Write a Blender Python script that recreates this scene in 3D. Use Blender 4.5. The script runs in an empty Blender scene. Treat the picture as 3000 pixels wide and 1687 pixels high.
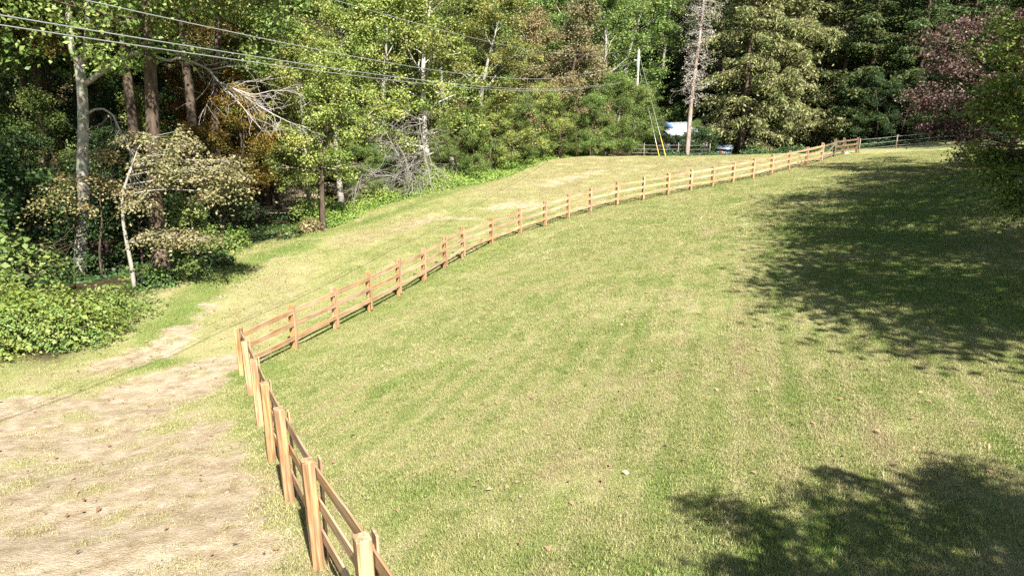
import bpy, math, random
import numpy as np
from mathutils import Vector, Matrix
R = math.radians
sc = bpy.context.scene

# ------------------------------------------------------------------ camera, sky, sun, exposure
CAMZ = 8.0
PITCH = R(17.0)
FPX, CX, CY = 2079.0, 1500.0, 843.5
cam_d = bpy.data.cameras.new('camera')
cam_d.sensor_width = 36.0
cam_d.lens = 36.0 * FPX / 3000.0
cam_d.clip_start = 0.1
cam_d.clip_end = 3000
cam = bpy.data.objects.new('camera', cam_d)
sc.collection.objects.link(cam)
cam.location = (0, 0, CAMZ)
cam.rotation_euler = (R(90) - PITCH, 0, 0)
sc.camera = cam

SUN_EL, SUN_AZ = R(46), R(158)          # azimuth clockwise from +Y
S = Vector((math.sin(SUN_AZ) * math.cos(SUN_EL), math.cos(SUN_AZ) * math.cos(SUN_EL), math.sin(SUN_EL)))
w = bpy.data.worlds.new('World')
sc.world = w
w.use_nodes = True
nt = w.node_tree
sky = nt.nodes.new('ShaderNodeTexSky')
sky.sky_type = 'NISHITA'
sky.sun_disc = False
sky.sun_elevation = SUN_EL
sky.sun_rotation = SUN_AZ
bg = nt.nodes['Background']
bg.inputs['Strength'].default_value = 0.05
nt.links.new(sky.outputs[0], bg.inputs['Color'])
sun_d = bpy.data.lights.new('sun', 'SUN')
sun_d.energy = 5.0
sun_d.angle = R(0.53)
sun_d.color = (1.0, 0.95, 0.86)
sun = bpy.data.objects.new('sun', sun_d)
sc.collection.objects.link(sun)
sun.rotation_euler = S.to_track_quat('Z', 'Y').to_euler()
sun.location = (10, -20, 40)

sc.view_settings.view_transform = 'Standard'
sc.view_settings.look = 'None'
sc.view_settings.exposure = 1.75
sc.view_settings.gamma = 1.0
sc.view_settings.use_curve_mapping = False
sc.cycles.max_bounces = 5
sc.cycles.diffuse_bounces = 3
sc.cycles.glossy_bounces = 2
sc.cycles.transmission_bounces = 4
sc.cycles.use_denoising = False

# ------------------------------------------------------------------ helpers
rng = np.random.default_rng(7)
C = sc.collection


def ray(px, py):
    u, v = (px - CX) / FPX, (CY - py) / FPX
    c, s = math.cos(PITCH), math.sin(PITCH)
    return np.array([u, c + s * v, -s + c * v])


def at(px, py, Y):
    """point on the pixel's ray at forward distance Y"""
    d = ray(px, py)
    p = d * (Y / d[1])
    return np.array([p[0], p[1], p[2] + CAMZ])


def link(o, parent=None):
    C.objects.link(o)
    if parent is not None:
        o.parent = parent
    return o


def tag(o, label=None, cat=None, group=None, kind=None):
    if label: o['label'] = label
    if cat: o['category'] = cat
    if group: o['group'] = group
    if kind: o['kind'] = kind
    return o


def empty(name, loc, rz=0.0, sc_=1.0):
    o = bpy.data.objects.new(name, None)
    o.empty_display_size = 0.3
    o.location = loc
    o.rotation_euler = (0, 0, rz)
    o.scale = (sc_, sc_, sc_) if not isinstance(sc_, tuple) else sc_
    return link(o)


def mesh_np(name, V, faces=None, quads=None, tris=None, smooth=False):
    me = bpy.data.meshes.new(name)
    V = np.asarray(V, dtype=np.float32)
    if quads is not None or tris is not None:
        nq = 0 if quads is None else len(quads)
        ntri = 0 if tris is None else len(tris)
        loops = []
        if nq: loops.append(np.asarray(quads, dtype=np.int32).ravel())
        if ntri: loops.append(np.asarray(tris, dtype=np.int32).ravel())
        loops = np.concatenate(loops)
        tot = np.concatenate([np.full(nq, 4, np.int32), np.full(ntri, 3, np.int32)])
        start = np.concatenate([[0], np.cumsum(tot)[:-1]]).astype(np.int32)
        me.vertices.add(len(V))
        me.vertices.foreach_set('co', V.ravel())
        me.loops.add(len(loops))
        me.loops.foreach_set('vertex_index', loops)
        me.polygons.add(len(tot))
        me.polygons.foreach_set('loop_start', start)
        me.polygons.foreach_set('loop_total', tot)
        me.update(calc_edges=True)
        me.validate()
    else:
        me.from_pydata([tuple(map(float, v)) for v in V], [], faces)
    if smooth:
        me.polygons.foreach_set('use_smooth', [True] * len(me.polygons))
    return me


def obj(name, me, mat=None, parent=None, loc=None):
    o = bpy.data.objects.new(name, me)
    if mat is not None and len(me.materials) == 0:
        me.materials.append(mat)
    elif mat is not None and me.materials[0] != mat:
        o.data = me
        o.material_slots[0].link = 'OBJECT'
        o.material_slots[0].material = mat
    if loc is not None:
        o.location = loc
    return link(o, parent)


class MB:
    """collects boxes, bars and tubes of ONE part"""
    def __init__(s): s.V, s.Q, s.T, s.n = [], [], [], 0
    def add(s, V, Q=None, T=None):
        V = np.asarray(V, float)
        s.V.append(V)
        if Q is not None and len(Q): s.Q.append(np.asarray(Q) + s.n)
        if T is not None and len(T): s.T.append(np.asarray(T) + s.n)
        s.n += len(V)
        return s
    def box(s, a, b, up, wid, hei, taper=1.0):
        """bar from a to b, hei along up, wid across"""
        a, b, up = (np.asarray(q, float) for q in (a, b, up))
        d = b - a; d = d / np.linalg.norm(d)
        side = np.cross(d, up); side /= np.linalg.norm(side)
        u2 = np.cross(side, d)
        V = []
        for p, k in ((a, 1.0), (b, taper)):
            for i, j in ((-1, -1), (1, -1), (1, 1), (-1, 1)):
                V.append(p + side * (i * wid / 2 * k) + u2 * (j * hei / 2 * k))
        return s.add(V, [(3, 2, 1, 0), (4, 5, 6, 7), (0, 1, 5, 4), (1, 2, 6, 5), (2, 3, 7, 6), (3, 0, 4, 7)])
    def tube(s, pts, rad, n=7, cap=True):
        P = np.asarray(pts, float); m = len(P)
        r = np.asarray(rad, float) if np.ndim(rad) else np.full(m, float(rad))
        T = np.gradient(P, axis=0); T /= np.linalg.norm(T, axis=1)[:, None] + 1e-9
        ref = np.array([0, 0, 1.0]) if abs(T[0][2]) < 0.8 else np.array([1.0, 0, 0])
        V = []
        x = np.cross(ref, T[0]); x /= np.linalg.norm(x)
        ang = np.arange(n) * 2 * math.pi / n
        for i in range(m):
            x = x - T[i] * (x @ T[i]); x /= np.linalg.norm(x) + 1e-9
            y = np.cross(T[i], x)
            V.append(P[i] + r[i] * (np.cos(ang)[:, None] * x + np.sin(ang)[:, None] * y))
        V = np.concatenate(V)
        Q = [(i * n + k, i * n + (k + 1) % n, (i + 1) * n + (k + 1) % n, (i + 1) * n + k) for i in range(m - 1) for k in range(n)]
        T3 = []
        if cap:
            V = np.vstack([V, P[0], P[-1]])
            T3 = [(m * n, (k + 1) % n, k) for k in range(n)] + [(m * n + 1, (m - 1) * n + k, (m - 1) * n + (k + 1) % n) for k in range(n)]
        return s.add(V, Q, T3)
    def mesh(s, name, smooth=False):
        V = np.concatenate(s.V)
        return mesh_np(name, V, quads=np.concatenate(s.Q) if s.Q else None, tris=np.concatenate(s.T) if s.T else None, smooth=smooth)
    def build(s, name, mat, parent=None, smooth=False):
        return obj(name, s.mesh(name, smooth), mat, parent)


# ------------------------------------------------------------------ materials
def new_mat(name):
    m = bpy.data.materials.new(name)
    m.use_nodes = True
    n = m.node_tree
    for x in list(n.nodes): n.nodes.remove(x)
    out = n.nodes.new('ShaderNodeOutputMaterial')
    return m, n, out


def N(n, t, **kw):
    x = n.nodes.new('ShaderNode' + t)
    for k, v in kw.items():
        if k.startswith('i_'):
            x.inputs[k[2:]].default_value = v
        elif k.startswith('n_'):
            x.inputs[int(k[2:])].default_value = v
        else:
            setattr(x, k, v)
    return x


def ramp(n, stops, interp='LINEAR'):
    r = n.nodes.new('ShaderNodeValToRGB')
    r.color_ramp.interpolation = interp
    e = r.color_ramp.elements
    while len(e) < len(stops): e.new(0.5)
    for k, (p, c) in enumerate(stops):
        e[k].position = p
        e[k].color = (c[0], c[1], c[2], 1)
    return r


def L(n, a, b): n.links.new(a, b)


def mixc(n, fac, a, b, mode='MIX'):
    m = n.nodes.new('ShaderNodeMix')
    m.data_type = 'RGBA'
    m.blend_type = mode
    for k, v in ((0, fac), (6, a), (7, b)):
        if hasattr(v, 'links') or hasattr(v, 'is_linked'):
            L(n, v, m.inputs[k])
        elif k == 0: m.inputs[0].default_value = v
        else: m.inputs[k].default_value = (v[0], v[1], v[2], 1)
    return m.outputs[2]


def math_(n, op, a, b=None, c=None, clamp=False):
    m = n.nodes.new('ShaderNodeMath')
    m.operation = op
    m.use_clamp = clamp
    for k, v in ((0, a), (1, b), (2, c)):
        if v is None: continue
        if hasattr(v, 'is_linked'): L(n, v, m.inputs[k])
        else: m.inputs[k].default_value = v
    return m.outputs[0]


def leaf_mat(name, cols, trans=0.3, vary=0.25, rough=0.5):
    m, n, out = new_mat(name)
    geo = N(n, 'NewGeometry')
    oi = N(n, 'ObjectInfo')
    r = ramp(n, [(i / max(1, len(cols) - 1), c) for i, c in enumerate(cols)])
    pos = N(n, 'NewGeometry')
    nz = N(n, 'TexNoise', i_Scale=0.45, i_Detail=2.0)
    L(n, pos.outputs['Position'], nz.inputs['Vector'])
    k = math_(n, 'MULTIPLY_ADD', geo.outputs['Random Per Island'], 0.6, math_(n, 'MULTIPLY_ADD', nz.outputs[0], 1.4, -0.5), clamp=True)
    L(n, k, r.inputs[0])
    hsv = N(n, 'HueSaturation')
    L(n, r.outputs[0], hsv.inputs['Color'])
    L(n, math_(n, 'MULTIPLY_ADD', oi.outputs['Random'], vary * 2, 1 - vary), hsv.inputs['Value'])
    L(n, math_(n, 'MULTIPLY_ADD', oi.outputs['Random'], 0.03, 0.485), hsv.inputs['Hue'])
    p = N(n, 'BsdfPrincipled')
    p.inputs['Roughness'].default_value = rough
    p.inputs['Specular IOR Level'].default_value = 0.32
    L(n, hsv.outputs[0], p.inputs['Base Color'])
    t = N(n, 'BsdfTranslucent')
    L(n, mixc(n, 0.5, hsv.outputs[0], (0.5, 0.6, 0.05), 'MULTIPLY') if False else hsv.outputs[0], t.inputs['Color'])
    mx = N(n, 'MixShader')
    mx.inputs[0].default_value = trans
    L(n, p.outputs[0], mx.inputs[1]); L(n, t.outputs[0], mx.inputs[2])
    L(n, mx.outputs[0], out.inputs[0])
    return m


def bark_mat(name, dark, light, scale=6.0, patch=None):
    m, n, out = new_mat(name)
    tc = N(n, 'TexCoord')
    mp = N(n, 'Mapping')
    mp.inputs['Scale'].default_value = (1, 1, 0.22)
    L(n, tc.outputs['Object'], mp.inputs[0])
    a = N(n, 'TexNoise', i_Scale=scale, i_Detail=6.0, i_Roughness=0.65)
    L(n, mp.outputs[0], a.inputs['Vector'])
    r = ramp(n, [(0.32, dark), (0.62, light)])
    L(n, a.outputs[0], r.inputs[0])
    col = r.outputs[0]
    if patch:
        b = N(n, 'TexNoise', i_Scale=2.2, i_Detail=3.0)
        L(n, tc.outputs['Object'], b.inputs['Vector'])
        f = ramp(n, [(0.5, (0, 0, 0)), (0.62, (1, 1, 1))])
        L(n, b.outputs[0], f.inputs[0])
        col = mixc(n, f.outputs[0], col, patch)
    p = N(n, 'BsdfPrincipled', i_Roughness=0.9)
    p.inputs['Specular IOR Level'].default_value = 0.2
    L(n, col, p.inputs['Base Color'])
    bp = N(n, 'Bump', i_Strength=0.7, i_Distance=0.03)
    L(n, a.outputs[0], bp.inputs['Height'])
    L(n, bp.outputs[0], p.inputs['Normal'])
    L(n, p.outputs[0], out.inputs[0])
    return m


def wood_mat(name, a, b, grey=0.0, axis='Z'):
    m, n, out = new_mat(name)
    tc = N(n, 'TexCoord')
    oi = N(n, 'ObjectInfo')
    mp = N(n, 'Mapping')
    mp.inputs['Scale'].default_value = {'Z': (22, 22, 0.9), 'X': (0.9, 22, 22)}[axis]
    L(n, tc.outputs['Object'], mp.inputs[0])
    off = N(n, 'VectorMath', operation='ADD')
    L(n, mp.outputs[0], off.inputs[0])
    cmb = N(n, 'CombineXYZ')
    L(n, math_(n, 'MULTIPLY', oi.outputs['Random'], 60.0), cmb.inputs[0])
    L(n, math_(n, 'MULTIPLY', oi.outputs['Random'], 37.0), cmb.inputs[2])
    L(n, cmb.outputs[0], off.inputs[1])
    g = N(n, 'TexNoise', i_Scale=1.0, i_Detail=4.0, i_Distortion=1.0)
    L(n, off.outputs[0], g.inputs['Vector'])
    r = ramp(n, [(0.40, tuple(q_ * 0.75 for q_ in a)), (0.47, a), (0.58, b)])
    L(n, g.outputs[0], r.inputs[0])
    v = N(n, 'TexVoronoi', i_Scale=3.2)
    L(n, tc.outputs['Object'], v.inputs['Vector'])
    kn = ramp(n, [(0.05, (1, 1, 1)), (0.10, (0, 0, 0))])
    L(n, v.outputs['Distance'], kn.inputs[0])
    col = mixc(n, kn.outputs[0], r.outputs[0], tuple(x * 0.45 for x in a))
    big = N(n, 'TexNoise', i_Scale=1.6, i_Detail=3.0)
    L(n, tc.outputs['Object'], big.inputs['Vector'])
    f = math_(n, 'MULTIPLY_ADD', big.outputs[0], 1.2, grey - 0.45, clamp=True)
    col = mixc(n, f, col, (0.40, 0.33, 0.26))
    hsv = N(n, 'HueSaturation')
    L(n, col, hsv.inputs['Color'])
    L(n, math_(n, 'MULTIPLY_ADD', oi.outputs['Random'], 0.26, 0.86), hsv.inputs['Value'])
    L(n, math_(n, 'MULTIPLY_ADD', math_(n, 'FRACT', math_(n, 'MULTIPLY', oi.outputs['Random'], 7.3)), 0.2, 0.85), hsv.inputs['Saturation'])
    p = N(n, 'BsdfPrincipled', i_Roughness=0.75)
    p.inputs['Specular IOR Level'].default_value = 0.25
    L(n, hsv.outputs[0], p.inputs['Base Color'])
    bp = N(n, 'Bump', i_Strength=0.35, i_Distance=0.006)
    L(n, g.outputs[0], bp.inputs['Height'])
    L(n, bp.outputs[0], p.inputs['Normal'])
    L(n, p.outputs[0], out.inputs[0])
    return m


def plain_mat(name, col, rough=0.7, metal=0.0, noise=0.25, scale=4.0):
    m, n, out = new_mat(name)
    tc = N(n, 'TexCoord')
    a = N(n, 'TexNoise', i_Scale=scale, i_Detail=5.0)
    L(n, tc.outputs['Object'], a.inputs['Vector'])
    r = ramp(n, [(0.3, tuple(c * (1 - noise) for c in col)), (0.7, tuple(min(1, c * (1 + noise)) for c in col))])
    L(n, a.outputs[0], r.inputs[0])
    p = N(n, 'BsdfPrincipled', i_Roughness=rough, i_Metallic=metal)
    L(n, r.outputs[0], p.inputs['Base Color'])
    L(n, p.outputs[0], out.inputs[0])
    return m


# ------------------------------------------------------------------ terrain
# fence line: near run (field side of the camera) up to the corner, then the long run
NEAR_XY = [(0.7, 1.4), (-0.25, 3.05), (-1.17, 4.76), (-2.11, 6.51), (-2.98, 8.26), (-3.86, 10.1), (-4.76, 12.07), (-5.86, 14.5)]
NEAR_Z = [-4.35, -4.6, -4.88, -5.22, -5.58, -5.99, -6.43, -7.02]
MAIN_PX = [(711.4, 1108.6), (863, 1026), (984.3, 963.6), (1083.7, 911.8), (1169, 865.2), (1241.5, 825.4), (1303, 786), (1356, 754),
           (1438.9, 719.6), (1522, 688), (1595.5, 663), (1663, 641), (1728, 622), (1806, 602), (1882.5, 587), (1954.4, 573),
           (2021.8, 561), (2085.2, 550), (2145, 538), (2202.8, 526), (2257, 512.5), (2308.4, 498.5), (2358.9, 486),
           (2403.9, 474), (2441, 461), (2466.8, 455), (2507, 449)]
zu = [711, 1083, 1303, 1520, 1725, 1954, 2145, 2257, 2359, 2441, 2507]
zv = [-7.64, -7.98, -8.2, -8.15, -7.85, -7.42, -7.05, -6.85, -6.72, -6.75, -6.95]
MAIN_XY, MAIN_Z = [], []
for (px, py) in MAIN_PX:
    z = float(np.interp(px, zu, zv))
    d = ray(px, py)
    t = z / d[2]
    MAIN_XY.append((d[0] * t, d[1] * t)); MAIN_Z.append(z)


def gz(px, py, z):
    d = ray(px, py); t = z / d[2]
    return (d[0] * t, d[1] * t, z)


ctrl = [(x, y, z) for (x, y), z in zip(NEAR_XY, NEAR_Z)] + [(x, y, z) for (x, y), z in zip(MAIN_XY, MAIN_Z)]
ctrl += [(-6, 5, -5.3), (-4, 1, -4.6), (-8, 10, -6.4), (-12, 16.4, -7.35), (-10, 21, -7.7), (-14, 25.5, -7.85), (-17, 28, -8.3), (-10, 30, -8.0),
         (-10.5, 37, -8.35), (-6.5, 51, -8.4), (-2, 45, -8.3), (0, 61.5, -8.1), (4, 52, -8.1), (6.6, 68, -7.75), (15, 63, -7.35), (22, 62, -6.95),
         (10, 52, -7.75), (15, 78, -9.2), (24, 77, -8.8), (8, 84, -9.6), (-6, 74, -9.8), (-13, 42, -9.6), (-21, 33, -9.6), (-26, 25, -8.8), (-30, 34, -9.8),
         (-12, 56, -10.0), (-22, 50, -10.0), (-18, 12, -7.2), (-25, 15, -7.8), (-15, 3, -5.8), (-20, -8, -5.5), (-5, -8, -4.0),
         (2, 3, -4.4), (6, 5, -4.4), (4, -6, -3.8), (5, 10, -4.95), (10, 13, -4.85), (8, 20, -5.65), (15, 22, -5.25), (1, 20, -6.4), (4, 29, -7.05), (11, 36, -6.75),
         (18, 36, -6.05), (26, 46, -6.05), (29, 42, -5.6), (36, 56, -5.75), (40, 61, -5.9), (46, 50, -4.9), (20, 15, -4.0), (28, 28, -4.5), (30, 5, -2.5),
         (44, 72, -6.6), (34, 78, -7.8), (50, 85, -7.0), (60, 60, -4.5), (60, 20, -1.0), (35, -20, -1.0), (0, -25, -3.5), (-30, -20, -5.5),
         (-45, 20, -8.5), (-45, 50, -9.5), (-40, 80, -9.5), (-10, 100, -9.5), (20, 105, -9.5), (50, 110, -8.5)]
ctrl = np.array(ctrl, float)
P2, PZ = ctrl[:, :2], ctrl[:, 2] + CAMZ


def U(r2): return np.where(r2 > 1e-9, 0.5 * r2 * np.log(np.maximum(r2, 1e-9)), 0.0)


_K = U(((P2[:, None] - P2[None]) ** 2).sum(-1)) + np.eye(len(P2)) * 2.0
_A = np.block([[_K, np.c_[np.ones(len(P2)), P2]], [np.c_[np.ones(len(P2)), P2].T, np.zeros((3, 3))]])
_W = np.linalg.solve(_A, np.r_[PZ, 0, 0, 0])


def ground(x, y):
    x = np.atleast_1d(np.asarray(x, float)); y = np.atleast_1d(np.asarray(y, float))
    xc, yc = np.clip(x, -50, 62), np.clip(y, -26, 110)
    out = np.empty(len(x))
    for a in range(0, len(x), 20000):
        q = np.c_[xc[a:a + 20000], yc[a:a + 20000]]
        out[a:a + 20000] = U(((q[:, None] - P2[None]) ** 2).sum(-1)) @ _W[:-3] + _W[-3] + q @ _W[-2:]
    # wooded hillsides far behind
    d = np.maximum(np.maximum(y - 105, (-x - 62)), (x - 75) * 0.9)
    d = np.maximum(d, 0)
    return out + 62 * (1 - np.exp(-d / 110.0))


def g1(x, y): return float(ground([x], [y])[0])


def hit(px, py):
    """where a pixel's ray meets the ground"""
    d = ray(px, py)
    ts = np.linspace(3, 140, 1400)
    h = ts * d[2] / d[1] + CAMZ - ground(ts * d[0] / d[1], ts)
    k = np.argmax(h < 0)
    if h[k] >= 0: k = len(ts) - 1
    t = ts[k]
    return np.array([t * d[0] / d[1], t, g1(t * d[0] / d[1], t)])


def stretch(lo, hi, c0, c1, fine, grow=1.13):
    a = list(np.arange(c0, c1 + 1e-6, fine)); s = fine; x = a[-1]
    while x < hi: s *= grow; x += s; a.append(x)
    s = fine; x = a[0]; b = []
    while x > lo: s *= grow; x -= s; b.append(x)
    return np.array(b[::-1] + a)


gx = stretch(-900, 900, -22, 30, 0.24)
gy = stretch(-300, 1200, 2, 64, 0.24)
GX, GY = np.meshgrid(gx, gy)
vx, vy = GX.ravel(), GY.ravel()
vz = ground(vx, vy)


def seg_dist(x, y, pts):
    best = np.full(len(x), 1e9); sign = np.zeros(len(x))
    for (a, b) in zip(pts[:-1], pts[1:]):
        a = np.asarray(a[:2], float); b = np.asarray(b[:2], float)
        d = b - a; l2 = d @ d
        t = np.clip(((x - a[0]) * d[0] + (y - a[1]) * d[1]) / l2, 0, 1)
        ex, ey = x - a[0] - t * d[0], y - a[1] - t * d[1]
        q = np.hypot(ex, ey)
        s = np.sign(d[1] * ex - d[0] * ey)      # + = right of travel (lawn)
        m = q < best
        best[m] = q[m]; sign[m] = s[m]
    return best, sign


def vnoise(x, y, f, seed=0):
    """smooth value noise on a lattice, 0..1"""
    T_ = np.random.default_rng(seed).uniform(0, 1, (256, 256))
    X, Y = x * f + 1000.3, y * f + 1000.7
    i, j = np.floor(X).astype(int), np.floor(Y).astype(int)
    u, v = X - i, Y - j
    u, v = u * u * (3 - 2 * u), v * v * (3 - 2 * v)
    g = lambda a, b: T_[a & 255, b & 255]
    return (g(i, j) * (1 - u) + g(i + 1, j) * u) * (1 - v) + (g(i, j + 1) * (1 - u) + g(i + 1, j + 1) * u) * v


def fbm(x, y, f, oct_=4, seed=0):
    r, a, t = 0, 1.0, 0
    for k in range(oct_):
        r = r + a * vnoise(x, y, f * 2.1 ** k, seed + k); t += a; a *= 0.62
    return r / t


FENCE = NEAR_XY + MAIN_XY
FULL = [(3.5, -6)] + FENCE + [(60, 62)]
SS = lambda a, b, x: (lambda t: t * t * (3 - 2 * t))(np.clip((x - a) / (b - a), 0, 1))
EDGE_PX = [(0, 1060), (150, 1075), (330, 990), (420, 935), (430, 880), (560, 800), (640, 770), (760, 690), (950, 668), (1080, 620), (1250, 565), (1450, 520), (1600, 470), (1760, 452)]
EDGE = [hit(*p) for p in EDGE_PX]
EDGE_XY = [(-40, 14.0)] + [tuple(e[:2]) for e in EDGE] + [(15, 72), (24, 70), (33, 69), (45, 68), (62, 62)]


def attrs(x, y):
    """lawn distance and patches of bare soil, lush grass, wood floor at real ground positions"""
    fd, sg = seg_dist(x, y, FULL)
    sd = fd * sg
    lawn = SS(-0.12, 0.12, sd)
    m0, m1 = np.array(MAIN_XY[0]), np.array(MAIN_XY[4]); dd_ = (m1 - m0) / np.linalg.norm(m1 - m0)
    q0, q1 = seg_dist(x, y, [tuple(m0 - dd_ * 40)] + MAIN_XY + [(60, 92)])
    st = q0 * q1
    field = 1 - lawn
    dirt = np.zeros(len(x)); lush = np.zeros(len(x)); brown = np.zeros(len(x))

    def stroke(arr, px, width, amt):
        pts = [hit(*p) for p in px]
        if len(pts) == 1: pts = pts + [pts[0] + 0.01]
        d, _ = seg_dist(x, y, pts)
        np.maximum(arr, amt * (1 - SS(width * 0.25, width, d)), out=arr)

    # bare ground left of the near fence
    stroke(dirt, [(690, 1085), (560, 1130), (430, 1200), (260, 1290), (0, 1330)], 1.5, 1.0)
    stroke(dirt, [(700, 1060), (500, 1110), (250, 1190), (0, 1200)], 1.3, 0.85)
    stroke(dirt, [(0, 1450), (300, 1400), (560, 1400), (640, 1480), (700, 1600)], 2.6, 0.72)
    stroke(dirt, [(420, 1687), (560, 1600), (690, 1500), (720, 1420)], 0.8, 0.95)
    stroke(dirt, [(760, 1660), (700, 1600), (620, 1500)], 0.5, 0.9)
    stroke(dirt, [(-400, 1350), (150, 1330), (420, 1400), (520, 1560), (500, 1687)], 4.2, 0.66)
    stroke(brown, [(-400, 1350), (150, 1330), (420, 1400), (520, 1560), (500, 1687)], 4.5, 0.8)
    stroke(dirt, [(-300, 1500), (0, 1600), (300, 1687)], 2.4, 0.8)
    stroke(dirt, [(560, 1687), (620, 1560), (640, 1460)], 1.2, 0.8)
    stroke(dirt, [(540, 960), (480, 1010), (400, 1050), (330, 1065)], 1.1, 0.62)
    stroke(dirt, [(640, 880), (560, 940)], 0.6, 0.6)
    stroke(dirt, [(840, 750), (700, 790)], 0.35, 0.7)
    stroke(dirt, [(1440, 612), (1480, 604), (1560, 600)], 1.6, 0.6)
    stroke(dirt, [(1400, 640), (1270, 640), (1150, 670)], 1.0, 0.6)
    stroke(dirt, [(1590, 545), (1680, 520), (1760, 500)], 1.4, 0.5)
    stroke(dirt, [(800, 620), (880, 560), (1000, 545), (1100, 545)], 3.2, 1.0)
    # brownish turf
    stroke(brown, [(1130, 680), (1000, 720), (1250, 640)], 1.6, 0.8)
    stroke(brown, [(860, 790), (760, 900), (680, 1000)], 2.0, 0.6)
    stroke(brown, [(1600, 560), (1750, 480), (2000, 490), (2200, 480)], 8.0, 0.75)
    stroke(brown, [(480, 860), (420, 900)], 1.5, 0.7)
    stroke(brown, [(100, 1110), (330, 1080)], 0.8, 0.8)
    # lush strips, and greener turf that deepens the tree shade
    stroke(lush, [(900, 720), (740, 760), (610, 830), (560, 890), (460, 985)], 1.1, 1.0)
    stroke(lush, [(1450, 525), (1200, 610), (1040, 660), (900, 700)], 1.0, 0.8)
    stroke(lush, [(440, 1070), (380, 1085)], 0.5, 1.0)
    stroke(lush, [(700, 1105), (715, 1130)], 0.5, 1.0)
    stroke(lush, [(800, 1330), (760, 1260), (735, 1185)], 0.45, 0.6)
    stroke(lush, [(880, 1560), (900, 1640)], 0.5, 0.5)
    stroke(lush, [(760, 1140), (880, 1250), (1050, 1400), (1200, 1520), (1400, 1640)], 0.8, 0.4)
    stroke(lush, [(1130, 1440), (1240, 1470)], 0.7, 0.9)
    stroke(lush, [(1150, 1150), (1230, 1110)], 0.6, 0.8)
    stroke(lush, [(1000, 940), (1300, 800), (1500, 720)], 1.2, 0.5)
    stroke(lush, [(2550, 700), (2700, 600), (2900, 520)], 5.0, 1.0)  # greener, darker turf painted where the tree shade falls
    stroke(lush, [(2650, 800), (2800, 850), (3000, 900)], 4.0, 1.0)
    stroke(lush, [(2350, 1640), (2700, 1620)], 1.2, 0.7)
    stroke(brown, [(1450, 1300), (1700, 1200), (2000, 1100), (2200, 1050)], 2.2, 0.3)
    stroke(brown, [(1640, 1400), (1720, 1360)], 0.5, 1.0)
    # wood floor beyond the field edge
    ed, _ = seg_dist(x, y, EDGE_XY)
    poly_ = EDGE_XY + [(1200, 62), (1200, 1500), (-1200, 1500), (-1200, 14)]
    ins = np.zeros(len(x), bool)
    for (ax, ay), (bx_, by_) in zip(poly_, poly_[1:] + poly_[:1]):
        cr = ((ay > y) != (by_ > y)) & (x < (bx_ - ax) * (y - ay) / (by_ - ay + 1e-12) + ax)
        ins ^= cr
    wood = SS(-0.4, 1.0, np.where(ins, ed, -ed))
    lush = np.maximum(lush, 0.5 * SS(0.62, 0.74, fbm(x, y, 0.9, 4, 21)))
    brown = np.maximum(brown, 0.55 * SS(0.60, 0.74, fbm(x, y, 0.8, 5, 31)))
    # soil shows between tufts wherever the sward is thin
    thin = dirt * np.where(field > 0.5, 1, 0)
    dirt = SS(0.43, 0.70, thin * 0.47 + fbm(x * 1.0, y * 0.8, 2.6, 4, 4) * 0.72) * np.clip(thin * 4, 0, 1)
    return dict(sd=st, dirt=dirt, lush=lush, brown=brown, wood=wood, lawn=lawn)


AT = attrs(vx, vy)
# gentle unevenness of real turf
def bumps(x, y):
    r = np.zeros(len(x))
    q = np.random.default_rng(3)
    for k in range(26):
        f = 10 ** q.uniform(-0.9, 0.25); a = q.uniform(0, 6.28); ph = q.uniform(0, 6.28)
        r += 0.012 / (0.4 + f) * np.sin(f * (x * math.cos(a) + y * math.sin(a)) * 2.2 + ph)
    return r
near_m = (np.abs(vx) < 80) & (vy < 130) & (vy > -40)
vz = vz + np.where(near_m, bumps(vx, vy), 0)
nx, ny = len(gx), len(gy)
ii = (np.arange(ny - 1)[:, None] * nx + np.arange(nx - 1)[None]).ravel()
gm = mesh_np('ground', np.c_[vx, vy, vz], quads=np.c_[ii, ii + 1, ii + nx + 1, ii + nx], smooth=True)
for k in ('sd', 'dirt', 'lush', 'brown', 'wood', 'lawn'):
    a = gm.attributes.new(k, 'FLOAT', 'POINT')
    a.data.foreach_set('value', AT[k].astype(np.float32))


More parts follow.
